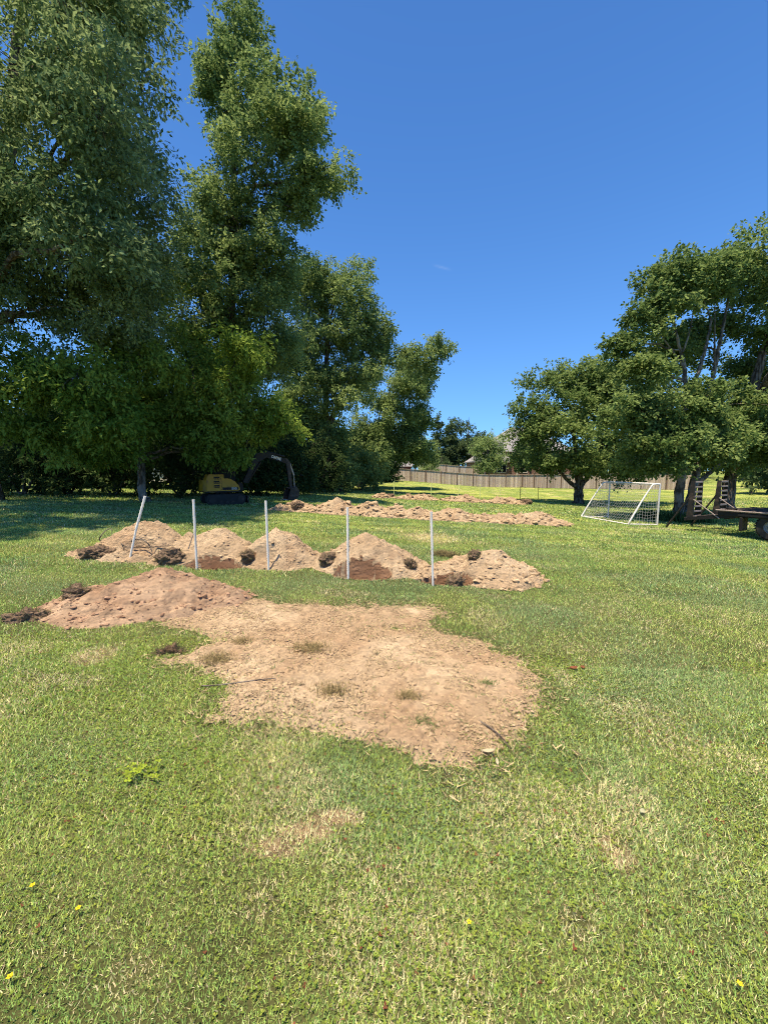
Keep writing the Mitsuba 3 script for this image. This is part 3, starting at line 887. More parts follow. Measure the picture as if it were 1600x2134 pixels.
put(ex, 'undercarriage', MB(M).box(-.55, .55, -.42, .42, .22, .55, .03).lathe([(0, .55), (.42, .55), (.42, .70), (0, .70)], (0, 0, 0), 'z'), 'm_black')
put(ex, 'dozer_blade', MB(M).plate([(1.12, .05), (1.18, .05), (1.13, .25), (1.19, .44), (1.12, .44), (1.06, .25)], -.85, .85).box(.5, 1.1, -.4, -.3, .2, .3).box(.5, 1.1, .3, .4, .2, .3), 'm_steel')
body = put(ex, 'body', MB(M).plate([(-.98, .74), (.62, .74), (.72, .80), (.66, 1.0), (.48, 1.22), (.22, 1.38), (-.12, 1.42), (-.12, 1.62), (-.86, 1.62), (-.98, 1.40)], -.80, -.05), 'm_yellow')
put(ex, 'counterweight', MB(M).hull([(-.99, -.78, .72), (-1.12, -.5, .74), (-1.12, .5, .74), (-.99, .80, .72), (-.98, -.76, 1.32), (-1.08, -.45, 1.32), (-1.08, .45, 1.32), (-.98, .78, 1.32)]), 'm_yellow')
put(ex, 'swing_deck', MB(M).box(-1.0, .80, -.78, .80, .66, .737, .01), 'm_black')
for k in range(3):
    put(body, 'vent', MB(M).box(-.62, -.34, -.812, -.79, .92 + .22 * k, 1.06 + .22 * k), 'm_black')
    put(body, 'louvre', MB(M).box(-.61, -.35, -.822, -.813, .97 + .22 * k, .99 + .22 * k), 'm_yellow')
put(body, 'seam', MB(M).box(-.26, -.245, -.804, -.79, .80, 1.42), 'm_black')
put(body, 'stripe', MB(M).box(-.2, .62, -.806, -.79, .79, .93), 'm_black')


def lettering(text, h, x, y, z, M):
    t = meshkit.text_mesh(text, h, .004, bold=True)
    v = np.array(t.vertices)
    return MB(M).add(np.stack([x + v[:, 0], y - v[:, 2], z + v[:, 1]], 1), np.array(t.faces))


put(body, 'lettering', lettering('50G', .10, .26, -.806, .81, M), 'm_decal')
cab = put(ex, 'cab', MB(M).box(-.45, .72, .02, .08, .74, 1.15).box(-.45, .72, .76, .80, .74, 1.15).box(-.45, -.40, .08, .76, .74, 1.2).box(-.48, .76, 0, .82, 2.20, 2.30, .03)
          .box(-.45, -.39, .02, .08, 1.15, 2.2).box(.66, .72, .02, .08, 1.15, 2.2).box(-.45, -.39, .74, .80, 1.15, 2.2).box(.66, .72, .74, .80, 1.15, 2.2), 'm_black')
put(cab, 'window', MB(M).box(-.39, .66, .045, .055, 1.15, 2.2), 'm_tint')
put(cab, 'window', MB(M).box(.685, .695, .08, .74, .80, 2.2), 'm_tint')
put(cab, 'seat', MB(M).box(-.2, .2, .22, .6, 1.0, 1.12, .03).box(-.28, -.18, .22, .6, 1.1, 1.75, .03), 'm_black')
put(ex, 'swing_post', MB(M).box(.72, 1.0, -.42, -.18, .70, 1.18, .03), 'm_black')
boom = put(ex, 'boom', MB(MB_).plate([(.82, 1.0), (1.0, .95), (1.60, 1.95), (2.0, 2.18), (3.02, 1.90), (3.08, 2.0), (2.95, 2.12), (2.02, 2.48), (1.52, 2.34)], -.40, -.20), 'm_black')
put(boom, 'lettering', lettering('DEERE', .12, 0, 0, 0, MB_ @ np.array([[.945, 0, .32, 2.22], [0, 1, 0, -.402], [-.27, 0, .96, 2.19], [0, 0, 0, 1]])), 'm_decal')
put(ex, 'arm', MB(MB_).plate([(2.90, 2.16), (3.06, 2.18), (3.22, 1.95), (3.30, .62), (3.18, .58), (3.02, 1.80)], -.37, -.23), 'm_steel')
put(ex, 'cylinder', MB(MB_).tube([(1.9, -.30, 2.50), (2.95, -.30, 2.24)], .05, 10), 'm_black', smooth=30)
put(ex, 'cylinder', MB(MB_).tube([(1.05, -.3, .95), (1.72, -.3, 1.95)], .05, 10), 'm_black', smooth=30)
put(ex, 'cylinder', MB(MB_).tube([(3.20, -.30, 1.95), (3.42, -.30, 1.30)], .045, 10).tube([(3.42, -.3, 1.30), (3.44, -.3, .72)], .022, 8), 'm_hub', smooth=30)
put(ex, 'bucket', MB(MB_).plate([(3.10, .66), (3.42, .74), (3.56, .52), (3.52, .22), (3.30, .05), (2.92, .08), (2.94, .11), (3.28, .09), (3.48, .24), (3.51, .50), (3.40, .68), (3.12, .62)], -.62, .02)
    .plate([(3.10, .66), (3.42, .74), (3.56, .52), (3.52, .22), (3.30, .05), (2.92, .08)], -.64, -.62).plate([(3.10, .66), (3.42, .74), (3.56, .52), (3.52, .22), (3.30, .05), (2.92, .08)], .02, .04), 'm_steel')
for k in range(4):
    put(ex + '__bucket', 'tooth', MB(MB_).hull([(2.95, -.60 + .19 * k, .12), (2.95, -.53 + .19 * k, .12), (2.95, -.60 + .19 * k, .06), (2.95, -.53 + .19 * k, .06), (2.80, -.58 + .19 * k, .09), (2.80, -.55 + .19 * k, .09)]), 'm_hub')

# ------------------------------------------------------------------ the equipment trailer at the right edge
gz = float(terrain(11.2, 12.2))
M = frame([11.0, 13.2, gz], (.436, -.90))
tl = thing('equipment_trailer', 'black flat equipment trailer with two raised ladder ramps at the right edge', 'trailer')
put(tl, 'side_beam', MB(M).box(.45, 6.2, -.03, .05, .66, .80, .008), 'm_black')
put(tl, 'side_beam', MB(M).box(.45, 6.2, 2.36, 2.44, .66, .80, .008), 'm_black')
put(tl, 'rub_rail', MB(M).tube([(.40, -.05, .84), (6.2, -.05, .84)], .028, 8), 'm_rung', smooth=30)
for k in range(9):
    put(tl, 'deck_plank', MB(M).box(.47 + .012 * (k % 2), 6.2, .06 + .256 * k, .06 + .256 * k + .245, .80, .845 + .003 * (k % 3), .006), 'm_deckwood')
for k in range(5):
    put(tl, 'cross_beam', MB(M).box(.6 + k * 1.2, .68 + k * 1.2, .05, 2.36, .55, .655), 'm_black')
for y0 in (.0, 2.32):
    put(tl, 'dovetail_beam', MB(M).plate([(-.45, .40), (-.45, .50), (.9, .74), (.9, .62)], y0, y0 + .08), 'm_black')
for k in range(7):
    t = -.35 + k * .16
    put(tl, 'dovetail_slat', MB(M).box(t, t + .06, .08, 2.32, .50 + (t + .45) * .178, .53 + (t + .45) * .178), 'm_steel')
put(tl, 'rear_beam', MB(M).box(-.53, -.455, -.02, 2.42, .38, .50, .008), 'm_black')
put(tl, 'mudguard', MB(M).box(1.05, 1.13, -.08, .30, .22, .65, .01).box(1.0, 3.5, -.08, .30, .70, .76), 'm_black')
for cx_ in (1.82, 2.86):
    wl = put(tl, 'wheel', MB(M).lathe([(.20, -.10), (.36, -.11), (.40, -.07), (.41, 0), (.40, .08), (.36, .12), (.20, .11)], (cx_, .10, .41), 'y', 36), 'm_rubber', smooth=40)
    put(wl, 'rim', MB(M).lathe([(.0, -.02), (.08, -.02), (.10, -.05), (.13, -.03), (.18, -.03), (.205, -.095), (.23, -.10), (.23, -.06)], (cx_, .10, .41), 'y', 36), 'm_hub', smooth=40)
    nb = MB(M)
    for k in range(8):
        a = k * TAU / 8
        nb.tube([(cx_ + .145 * math.cos(a), .03, .41 + .145 * math.sin(a)), (cx_ + .145 * math.cos(a), .10, .41 + .145 * math.sin(a))], .012, 6)
    put(wl, 'nuts', nb, 'm_hub', kind='stuff')
    lug = MB(M)
    for k in range(30):
        a = k * TAU / 30
        for s in (-1, 1):
            c, q = math.cos(a + s * .05), math.sin(a + s * .05)
            lug.hull([(cx_ + rr * (c - w * q), yy, .41 + rr * (q + w * c)) for rr in (.395, .418) for w in (-.05, .05) for yy in (.10 + s * .015, .10 + s * .10)])
    put(wl, 'tread', lug, 'm_rubber', kind='stuff')
for i, yc in enumerate((.30, 2.06)):
    rp = put(tl, 'ramp', MB(M).plate([(-.50, .44), (-.28, .44), (-.30, 1.80), (-.42, 1.80)], yc - .27, yc - .235).plate([(-.50, .44), (-.28, .44), (-.30, 1.80), (-.42, 1.80)], yc + .235, yc + .27), 'm_steel')
    for k in range(8):
        z = .52 + k * .172
        f_ = (z - .44) / 1.36
        put(rp, 'rung', MB(M).box(-.36 - .02 * f_, -.276 - .02 * f_, yc - .234, yc + .234, z, z + .06, .004), 'm_rung')
    put(rp, 'brace', MB(M).tube([(-.30, yc - .30, 1.15), (.50, yc - .30, .55)], .02, 8), 'm_rung', smooth=30)
    put(rp, 'prop', MB(M).tube([(-.42, yc - .25, 1.25), (-1.15, yc - .25, .02)], .032, 8), 'm_steel', smooth=30)
put(tl, 'coiled_strap', MB(M).tube([(.5, .3, .86), (.62, .25, .90), (.8, .35, .89), (.72, .5, .87)], .03, 8), 'm_black')

# ------------------------------------------------------------------ fences
WOOD = np.array([[.40, .34, .28], [.46, .395, .335], [.35, .29, .245], [.50, .43, .365], [.37, .295, .24]])


def fence(name, label, pts, H, post_gap, pick=.14, gaps=.012, seed=0, zadd=0.0):
    r = np.random.default_rng(seed)
    key = thing(name, label, 'fence')
    P = np.asarray(pts, float)
    pk, col, rails, caps = MB(), [], MB(), MB()
    for a, b in zip(P[:-1], P[1:]):
        L = np.hypot(*(b - a))
        d = (b - a) / L
        nrm = np.array([-d[1], d[0]])
        if nrm[1] > 0:
            nrm = -nrm
        n = int(L / pick)
        for i in range(n):
            c = a + d * (i + .5) * L / n
            z = float(terrain(*c)) + zadd
            w, t = L / n / 2 - gaps / 2, .011
            o = c + nrm * r.uniform(-.004, .004)
            hh = H + r.uniform(-.02, .02)
            q = [np.append(o + d * s * w + nrm * u * t, z + zz) for zz in (.03, hh) for s, u in ((-1, -1), (1, -1), (1, 1), (-1, 1))]
            pk.add(q, [[0, 3, 2, 1], [4, 5, 6, 7], [0, 1, 5, 4], [1, 2, 6, 5], [2, 3, 7, 6], [3, 0, 4, 7]])
            col.append(np.tile(WOOD[r.integers(len(WOOD))] * r.uniform(.75, 1.2), (8, 1)))
        m = max(1, int(round(L / post_gap)))
        for i in range(m + 1):
            c = a + d * L * i / m
            z = float(terrain(*c)) + zadd
            p = MB(frame([*(c + nrm * .065), z], d)).box(-.06, .06, -.05, .05, -.1, H + .05, .008)
            put(key, 'post', p, 'm_wood', color=np.tile([.14, .105, .08], (p.n, 1)))
            if i < m:
                e = a + d * L * (i + 1) / m
                ze = float(terrain(*e)) + zadd
                for zz in (.25, H - .25):
                    rails.tube([np.append(c - nrm * .04, z + zz), np.append(e - nrm * .04, ze + zz)], .04, 4)
                A_, B_ = np.append(c, z + H + .015), np.append(e, ze + H + .015)
                dn, dd = np.append(nrm * .085, 0), np.append(d * 0, .025)
                v = [A_ - dn - dd, A_ + dn - dd, A_ + dn + dd, A_ - dn + dd, B_ - dn - dd, B_ + dn - dd, B_ + dn + dd, B_ - dn + dd]
                caps.add(v, [[0, 1, 2, 3], [5, 4, 7, 6], [0, 4, 5, 1], [3, 2, 6, 7], [1, 5, 6, 2], [4, 0, 3, 7]])
    put(key, 'pickets', pk, 'm_wood', kind='stuff', color=np.vstack(col))
    put(key, 'rails', rails, 'm_wood', color=np.tile([.16, .125, .10], (rails.n, 1)))
    put(key, 'cap_board', caps, 'm_wood', color=np.tile([.44, .37, .29], (caps.n, 1)))


fence('wooden_fence', 'long weathered grey brown picket fence along the back of the lawn', [(.3, 62.2), (4.2, 61.2), (20.9, 58.2), (25, 50), (33, 41)], 1.9, 2.5, seed=3)
fence('wooden_fence', 'second pale wooden fence standing higher behind the lawn fence', [(6.5, 73), (19.2, 72)], 1.75, 2.6, seed=4, zadd=.35)

# ------------------------------------------------------------------ house and shed
def hip_roof(mb, x0, x1, y0, y1, z0, z1, over=.5):
    x0, x1, y0, y1 = x0 - over, x1 + over, y0 - over, y1 + over
    w = (y1 - y0) / 2
    if x1 - x0 < 2 * w:
        w = (x1 - x0) / 2
    ym, a, b = (y0 + y1) / 2, x0 + w, x1 - w
    v = [(x0, y0, z0), (x1, y0, z0), (x1, y1, z0), (x0, y1, z0), (a, ym, z1), (b, ym, z1)]
    v += [(p[0], p[1], p[2] - .22) for p in v[:4]]
    mb.add(v, [[0, 1, 5, 4], [2, 3, 4, 5], [1, 2, 5, 5], [3, 0, 4, 4], [6, 7, 1, 0], [7, 8, 2, 1], [8, 9, 3, 2], [9, 6, 0, 3], [9, 8, 7, 6]])


def g(x, y):
    return float(terrain(x, y))


hz = g(24, 80)
house = thing('brick_house', 'red brick house with dark hipped roof behind the fence', 'house')
put(house, 'wall', MB().box(20.5, 38, 78, 92, hz - 1, hz + 5.3), 'm_brick')
put(house, 'wall', MB().box(18.0, 25.0, 75.5, 84, hz - 1, hz + 3.1), 'm_brick')
rf = MB()
hip_roof(rf, 20.5, 38, 78, 92, hz + 5.3, hz + 10.6)
put(house, 'roof', rf, 'm_shingle')
rf = MB()
hip_roof(rf, 18.0, 25.0, 75.5, 84, hz + 3.1, hz + 6.2)
put(house, 'roof', rf, 'm_shingle')
put(house, 'eave_board', MB().box(17.48, 25.52, 74.96, 75.0, hz + 2.82, hz + 3.12), 'm_trim')
put(house, 'eave_board', MB().box(19.98, 38.5, 77.44, 77.48, hz + 5.02, hz + 5.32), 'm_trim')
for x, z0, w, h, yy in [(18.7, .9, 1.3, 1.5, 75.5), (22.2, .9, 1.6, 1.5, 75.5), (27.5, .9, 1.4, 1.6, 78), (31.5, .9, 1.4, 1.6, 78), (35, .9, 1.4, 1.6, 78), (27.5, 3.4, 1.2, 1.3, 78), (31.5, 3.4, 1.2, 1.3, 78)]:
    wn = put(house, 'window', MB().box(x - .1, x + w + .1, yy - .06, yy - .003, hz + z0 - .1, hz + z0, .01).box(x - .1, x + w + .1, yy - .06, yy - .003, hz + z0 + h, hz + z0 + h + .1, .01)
             .box(x - .1, x, yy - .06, yy - .003, hz + z0, hz + z0 + h, .01).box(x + w, x + w + .1, yy - .06, yy - .003, hz + z0, hz + z0 + h, .01).box(x + w / 2 - .03, x + w / 2 + .03, yy - .045, yy - .003, hz + z0, hz + z0 + h), 'm_trim')
    put(wn, 'pane', MB().box(x, x + w, yy - .03, yy - .002, hz + z0, hz + z0 + h), 'm_glass')
put(house, 'porch_post', MB().box(25.6, 25.85, 74.5, 74.75, hz - .5, hz + 2.9, .02), 'm_trim')
shed = thing('garden_shed', 'small dark red garden shed half hidden behind the left end of the fence', 'shed')
sz = g(3.2, 66)
put(shed, 'wall', MB().box(1.6, 4.6, 65, 68, sz - .3, sz + 2.0), 'm_shed')
put(shed, 'roof', MB().add([(1.3, 64.7, sz + 1.95), (4.9, 64.7, sz + 1.95), (4.9, 68.3, sz + 1.95), (1.3, 68.3, sz + 1.95), (1.3, 66.5, sz + 3.0), (4.9, 66.5, sz + 3.0)], [[0, 1, 5, 4], [2, 3, 4, 5], [1, 2, 5, 5], [3, 0, 4, 4], [3, 2, 1, 0]]), 'm_shingle')
put(shed, 'door', MB().box(2.5, 3.5, 64.95, 64.997, sz, sz + 1.8, .01), 'm_brick')
far_house = thing('white_building', 'pale building glimpsed through the left trees behind the excavator', 'building')
bz = g(-16, 34)
put(far_house, 'wall', MB().box(-22, -15.0, 34, 42, bz - .5, bz + 3.0), 'm_trim')
rf = MB()
hip_roof(rf, -22, -15.0, 34, 42, bz + 3.0, bz + 5.0)
put(far_house, 'roof', rf, 'm_shingle')
put(far_house, 'window', MB().box(-17.5, -16.2, 33.96, 33.997, bz + 1, bz + 2.3), 'm_glass')

# ------------------------------------------------------------------ trees
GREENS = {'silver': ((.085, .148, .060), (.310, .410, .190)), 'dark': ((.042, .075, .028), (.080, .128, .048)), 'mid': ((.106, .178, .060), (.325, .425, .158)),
          'bright': ((.105, .190, .030), (.270, .370, .075)), 'maple': ((.084, .150, .046), (.275, .370, .128)), 'far': ((.062, .108, .048), (.130, .185, .082))}


def leaf_mesh(c, axis_, normal, L, W, col):
    a = unit(axis_)
    n = unit(normal - (normal * a).sum(-1, keepdims=True) * a)
    s = np.cross(n, a)
    L, W = np.asarray(L)[:, None], np.asarray(W)[:, None]
    v = np.stack([c, c + .45 * L * a + .5 * W * s + .10 * W * n, c + L * a - .08 * L * n, c + .45 * L * a - .5 * W * s + .10 * W * n], 1)
    k = np.arange(len(c))[:, None] * 4
    return v.reshape(-1, 3), np.concatenate([k + [0, 1, 2], k + [0, 2, 3]], 0), np.repeat(col, 4, 0)


def crown(lobes, n_leaves, leaf, pal, seed, droop=.5, per=34, spread=.30, gap=.40, gap_scale=.75, shell=.35, depth=1.0, sub=13, subr=.40, flatten=.62):
    """Leaves in twig clusters spread through ellipsoid lobes; returns mesh arrays and the clusters."""
    r = np.random.default_rng(seed)
    B = np.asarray(lobes, float)
    c0, rad = B[:, :3], np.stack([B[:, 3], B[:, 3] * depth, B[:, 4]], 1)
    if sub:
        # each lobe breaks up into flat, drooping boughs with gaps between them
        k = len(B) * sub
        wl = np.repeat(np.arange(len(B)), sub)
        sd_ = unit(r.normal(size=(k, 3)))
        sr = rad[wl].mean(1, keepdims=True) * r.uniform(subr * .7, subr * 1.3, (k, 1)) * [1, 1, flatten]
        c0, rad = c0[wl] + rad[wl] * sd_ * r.uniform(.30, .92, (k, 1)), sr
    else:
        wl = np.arange(len(B))
    area = (rad[:, 0] * rad[:, 2]) ** .9
    ncl = int(n_leaves / per * 1.6)
    which = r.choice(len(c0), ncl, p=area / area.sum())
    d = unit(r.normal(size=(ncl, 3)))
    rr = (shell ** 3 + (1 - shell ** 3) * r.random(ncl)) ** (1 / 3) * r.uniform(.90, 1.08, ncl)
    off_ = rad[which] * d * rr[:, None]
    if sub:
        off_[:, 2] -= .35 * droop * (off_[:, 0] ** 2 + off_[:, 1] ** 2) / rad[which, 0]
    p = c0[which] + off_
    sub_tone = r.normal(0, .16, len(c0))
    out_ = unit(p - np.asarray(lobes, float)[wl[which], :3])
    d = unit(d + .8 * out_)
    keep = meshkit.fbm(p * gap_scale + seed * 1.3, 3, seed) > gap + .10 * (r.random(ncl) - .5)
    p, d, which = p[keep], d[keep], which[keep]
    keep = p[:, 2] > terrain(p[:, 0], p[:, 1]) + .25
    p, d, which = p[keep], d[keep], which[keep]
    per = max(6, int(n_leaves / max(1, len(p))))
    tw = unit(d * [1, 1, .6] + r.normal(0, .45, d.shape) + [0, 0, .25 - droop])
    n = len(p)
    tl = spread * r.uniform(1.0, 2.3, n)
    u = r.random((n, per))
    pos = p[:, None] + tw[:, None] * (u * tl[:, None])[..., None] + r.normal(0, spread * .42, (n, per, 3)) * (1.1 - .5 * u)[..., None]
    pos[..., 2] -= droop * .5 * spread * u * u
    ax = tw[:, None] * .55 + r.normal(0, .55, (n, per, 3)) + np.array([0, 0, -.55 * droop])
    nm = np.array([0, -.15, .85]) + r.normal(0, .75, (n, per, 3)) + .35 * d[:, None]
    tone = np.clip(meshkit.fbm(p * .9 + 40, 3, seed + 1) * 1.5 - .25 + r.normal(0, .10, n) + sub_tone[which], 0, 1)
    t = np.clip(tone[:, None] + r.normal(0, .22, (n, per)), 0, 1)[..., None]
    lo, hi = np.asarray(pal[0]), np.asarray(pal[1])
    col = (lo + (hi - lo) * t) * r.uniform(.8, 1.2, (n, per, 1))
    m = n * per
    L = leaf[0] * r.uniform(.65, 1.25, m)
    return leaf_mesh(pos.reshape(-1, 3), ax.reshape(-1, 3), nm.reshape(-1, 3), L, leaf[1] * r.uniform(.7, 1.2, m), col.reshape(-1, 3)), p, which


def bez(a, b, c, n):
    t = np.linspace(0, 1, n)[:, None]
    return (1 - t) ** 2 * a + 2 * t * (1 - t) * b + t * t * c


def tree(name, label, cat, trunks, lobes, n_leaves, leaf, pal, seed, group=None, bark='m_bark', twigs=260, limb_r=.42, bare=(), **kw):
    """trunks: polylines of (x, y, z above ground or absolute, radius)."""
    r = np.random.default_rng(seed + 5)
    key = thing(name, label, cat, group)
    wood = MB()
    nodes, rads = [], []
    for tr in trunks:
        tr = np.asarray(tr, float)
        p = tr[:, :3].copy()
        t = np.linspace(0, len(p) - 1, 8 * len(p))
        from scipy.interpolate import CubicSpline
        q = CubicSpline(np.arange(len(p)), p)(t) if len(p) > 2 else np.stack([np.interp(t, np.arange(len(p)), p[:, k]) for k in range(3)], 1)
        q[1:-1] += r.normal(0, .02, (len(q) - 2, 3)) * [1, 1, 0]
        R_ = np.interp(t, np.arange(len(p)), tr[:, 3])
        R_ = R_ * (1 + .06 * np.sin(np.arange(len(R_)) * 1.7))
        if tr[0, 3] > .08:
            R_[:3] *= [1.45, 1.2, 1.06]
        wood.tube(q, R_, 10)
        nodes.append(q), rads.append(R_)
    N, RR = np.vstack(nodes), np.concatenate(rads)
    (v, f, c), cl, which = crown(lobes, n_leaves, leaf, GREENS[pal] if isinstance(pal, str) else pal, seed, **kw)
    put(key, 'crown', (v, f), 'm_leaf', color=c)
    LN, LR = [N], [RR]
    for i, lb in enumerate(lobes):
        e = np.array(lb[:3])
        below = N[:, 2] < e[2] - .15 * lb[3] + .05
        cand = N if not below.any() else N[below]
        cr = RR if not below.any() else RR[below]
        dd = np.linalg.norm((cand - e) * [1, 1, .75], axis=1)
        j = dd.argmin()
        a, ra = cand[j], cr[j]
        L = np.linalg.norm(e - a)
        if L < .4:
            continue
        mid = (a + e) / 2 + np.array([0, 0, .12 * L]) + r.normal(0, .07 * L, 3)
        q = bez(a, mid, e, 9)
        q[1:-1] += r.normal(0, .02 * L, (7, 3))
        rr = np.linspace(min(ra * limb_r * 1.4, .03 + .03 * L), .016, 9)
        wood.tube(q, rr, 6, False)
        LN.append(q), LR.append(rr)
    LN, LR = np.vstack(LN), np.concatenate(LR)
    for i in r.choice(len(cl), min(twigs, len(cl)), replace=False):
        e = cl[i]
        j = (np.linalg.norm(LN - e, axis=1) + .3 * np.maximum(0, LN[:, 2] - e[2])).argmin()
        a = LN[j]
        L = np.linalg.norm(e - a)
        if L < .25 or L > 3.5:
            continue
        q = bez(a, (a + e) / 2 + r.normal(0, .12 * L, 3) + [0, 0, .08 * L], e, 5)
        wood.tube(q, np.linspace(min(LR[j] * .6, .014 + .006 * L), .006, 5), 4, False)
    for q in bare:
        q = np.asarray(q, float)
        wood.tube(bez(q[0, :3], q[1, :3], q[2, :3], 10), np.linspace(q[0, 3], q[2, 3], 10), 7, False)
    put(key, 'trunk', wood, bark, smooth=45)
    return key


def base(x, y, dz=-.1):
    return float(terrain(x, y)) + dz


A = [(-8.6,10.5,12.4,2.0,2.2),(-7.3,11.0,13.0,1.5,2.2),(-6.6,11.5,12.1,.9,2.0),(-7.7,10.0,9.9,1.9,2.0),(-7.1,11.5,10.2,1.4,2.1),(-9.5,11.0,8.7,2.0,1.7),(-8.4,12.0,8.6,2.0,1.7),(-7.3,12.5,8.5,1.0,1.6),(-10.6,12.5,7.6,1.8,1.3),(-9.0,13.0,7.1,1.8,1.4),(-12.0,11.5,11.8,2.3,3.8),(-13.4,12.5,8.4,2.4,3.3),(-9.9,13.0,17.8,3.0,2.0),(-7.5,13.0,17.2,1.6,2.0),(-17.6,14.0,12.5,3.6,5.5),(-6.3,9.3,9.3,1.2,1.5),(-6.7,9.2,12.0,1.2,1.8),(-7.1,9.7,7.2,1.3,1.1),(-10.4,12.0,6.4,1.5,.9)]
E_ = [(-10.3,11.5,4.3,1.3,0.8),(-8.9,11.3,4.3,1.3,0.8),(-8.6,12.0,3.4,1.1,1.1),(-11.3,12.0,3.1,1.2,0.9),(-10.3,12.5,3.0,1.3,0.8),(-10.1,17.0,8.4,2.6,2.5),(-9.4,16.5,5.7,2.3,1.9),(-9.8,16.0,4.0,1.8,1.5),(-5.3,15.0,6.4,1.1,1.0),(-5.8,15.0,5.1,1.3,1.0),(-4.6,16.0,4.3,1.1,0.8),(-6.3,15.5,3.9,1.6,1.1),(-7.6,15.5,4.0,1.2,1.2),(-7.8,16.5,6.4,1.5,1.5),(-3.9,16.0,3.6,0.6,0.6),(-5.5,15.2,2.35,0.7,0.5),(-6.9,15.1,2.5,0.7,0.4),(-8.3,13.5,5.6,1.4,1.0),(-11.8,12.6,5.2,1.5,.9),(-11.0,14.5,2.7,1.3,.9)]
B = [(-6.5,19.0,21.6,.7,1.5),(-7.4,19.0,19.7,.7,1.8),(-6.1,19.0,19.7,1.25,2.2),(-7.2,19.0,17.8,1.2,2.0),(-5.0,18.0,16.9,1.8,2.0),(-3.6,17.5,15.6,1.3,1.7),(-2.5,17.0,14.0,1.1,1.2),(-5.0,18.0,14.7,2.1,2.1),(-7.7,19.0,15.2,.9,2.0),(-4.0,18.0,13.1,1.3,1.4),(-6.3,18.0,12.4,2.5,2.1),(-4.0,18.5,12.1,0.9,1.1),(-8.2,19.0,12.3,1.7,2.0),(-5.5,19.0,11.2,1.7,1.7),(-7.0,18.5,10.0,2.6,1.9),(-5.8,19.0,9.2,1.5,2.0),(-8.6,19.0,9.4,1.9,2.0),(-6.3,21.0,7.5,2.1,2.5),(-8.0,20.0,7.5,2.0,2.1)]
C = [(-5.3,28.0,13.0,2.7,2.8),(-3.4,29.0,14.8,2.4,1.9),(-2.0,28.5,12.8,2.4,2.4),(-4.0,28.0,10.5,3.2,2.6),(-0.9,29.0,11.8,1.7,2.1),(-6.0,27.5,9.0,2.5,2.5),(-2.8,28.5,8.3,2.9,2.2),(-6.6,27.0,5.7,2.1,2.5),(-4.8,28.0,5.2,2.1,2.2),(-0.4,29.0,9.8,1.5,1.5),(1.8,30.0,10.5,1.2,0.9),(3.7,30.5,11.1,1.3,0.8),(3.1,30.5,9.7,0.9,1.0)]
D = [(0.0,37.0,9.9,2.4,2.4),(2.1,38.0,8.7,2.4,3.0),(3.0,38.0,11.2,1.5,1.5),(0.9,37.0,5.9,2.8,2.9),(3.6,39.0,7.1,1.5,2.0),(-1.3,36.0,6.2,1.8,2.8),(2.3,38.0,4.4,2.2,2.0),(-0.9,35.0,3.1,1.8,1.8),(4.4,42.0,4.2,1.2,1.9)]
R1 = [(10.3,27.0,5.4,1.7,2.1),(12.2,28.0,7.9,2.1,1.8),(14.1,28.0,8.4,2.1,1.5),(16.4,27.5,8.1,2.5,1.8),(12.1,26.0,4.9,2.3,2.0),(14.0,25.5,5.5,2.6,2.0),(11.0,27.0,3.1,1.9,1.6),(13.5,26.0,3.0,2.7,1.4),(16.3,26.0,5.2,2.3,2.4),(17.1,26.5,2.7,2.0,1.5),(18.7,27.0,7.0,2.1,2.1)]
R2 = [(12.8,17.5,10.0,1.2,1.1),(11.8,17.5,9.3,1.2,1.3),(11.2,17.5,8.0,1.2,1.0),(14.1,18.0,9.8,1.4,1.3),(15.3,18.5,10.6,1.3,1.1),(10.5,17.5,7.2,0.8,0.7),(11.2,17.0,6.0,1.3,0.7),(16.1,20.0,8.6,1.3,1.3),(17.0,19.5,9.4,.8,1.2),(10.9,16.5,4.1,1.5,1.2),(12.1,16.0,3.3,1.3,1.2),(11.4,16.5,2.3,1.3,0.9),(13.5,16.5,3.3,0.9,1.0),(10.2,17.0,3.8,1.0,1.2),(15.2,19.0,5.2,0.8,0.9),(14.5,20.0,7.7,1.5,1.3),(13.8,16.3,2.3,1.1,.7),(14.7,16.6,3.5,1.1,.9),(12.9,16.3,4.5,1.2,.9),(15.6,17.2,4.6,1.2,.9),(13.0,18.6,2.4,1.2,.8),(15.0,19.0,2.5,1.2,.8)]
R3 = [(16.6,18.5,11.5,1.2,1.2),(17.5,18.5,12.0,1.2,1.2),(19.2,19.0,11.4,2.1,2.4),(17.1,19.0,10.2,1.1,1.0),(18.4,19.0,9.0,1.4,1.5),(19.3,21.0,7.0,1.7,1.7),(19.9,20.0,6.1,2.3,2.1),(18.5,20.5,5.0,1.6,1.6),(16.1,17.0,3.6,1.3,0.8),(15.3,17.5,3.4,1.0,0.9),(17.7,17.5,3.1,1.6,1.0),(17.4,19.0,2.5,1.5,0.9),(16.8,20.0,2.5,1.0,0.8),(21.0,19.0,8.1,2.9,5.0),(11.7,10.2,7.8,1.2,1.0),(12.7,11.2,8.6,1.3,1.2),(13.6,12.2,7.2,1.3,1.0)]

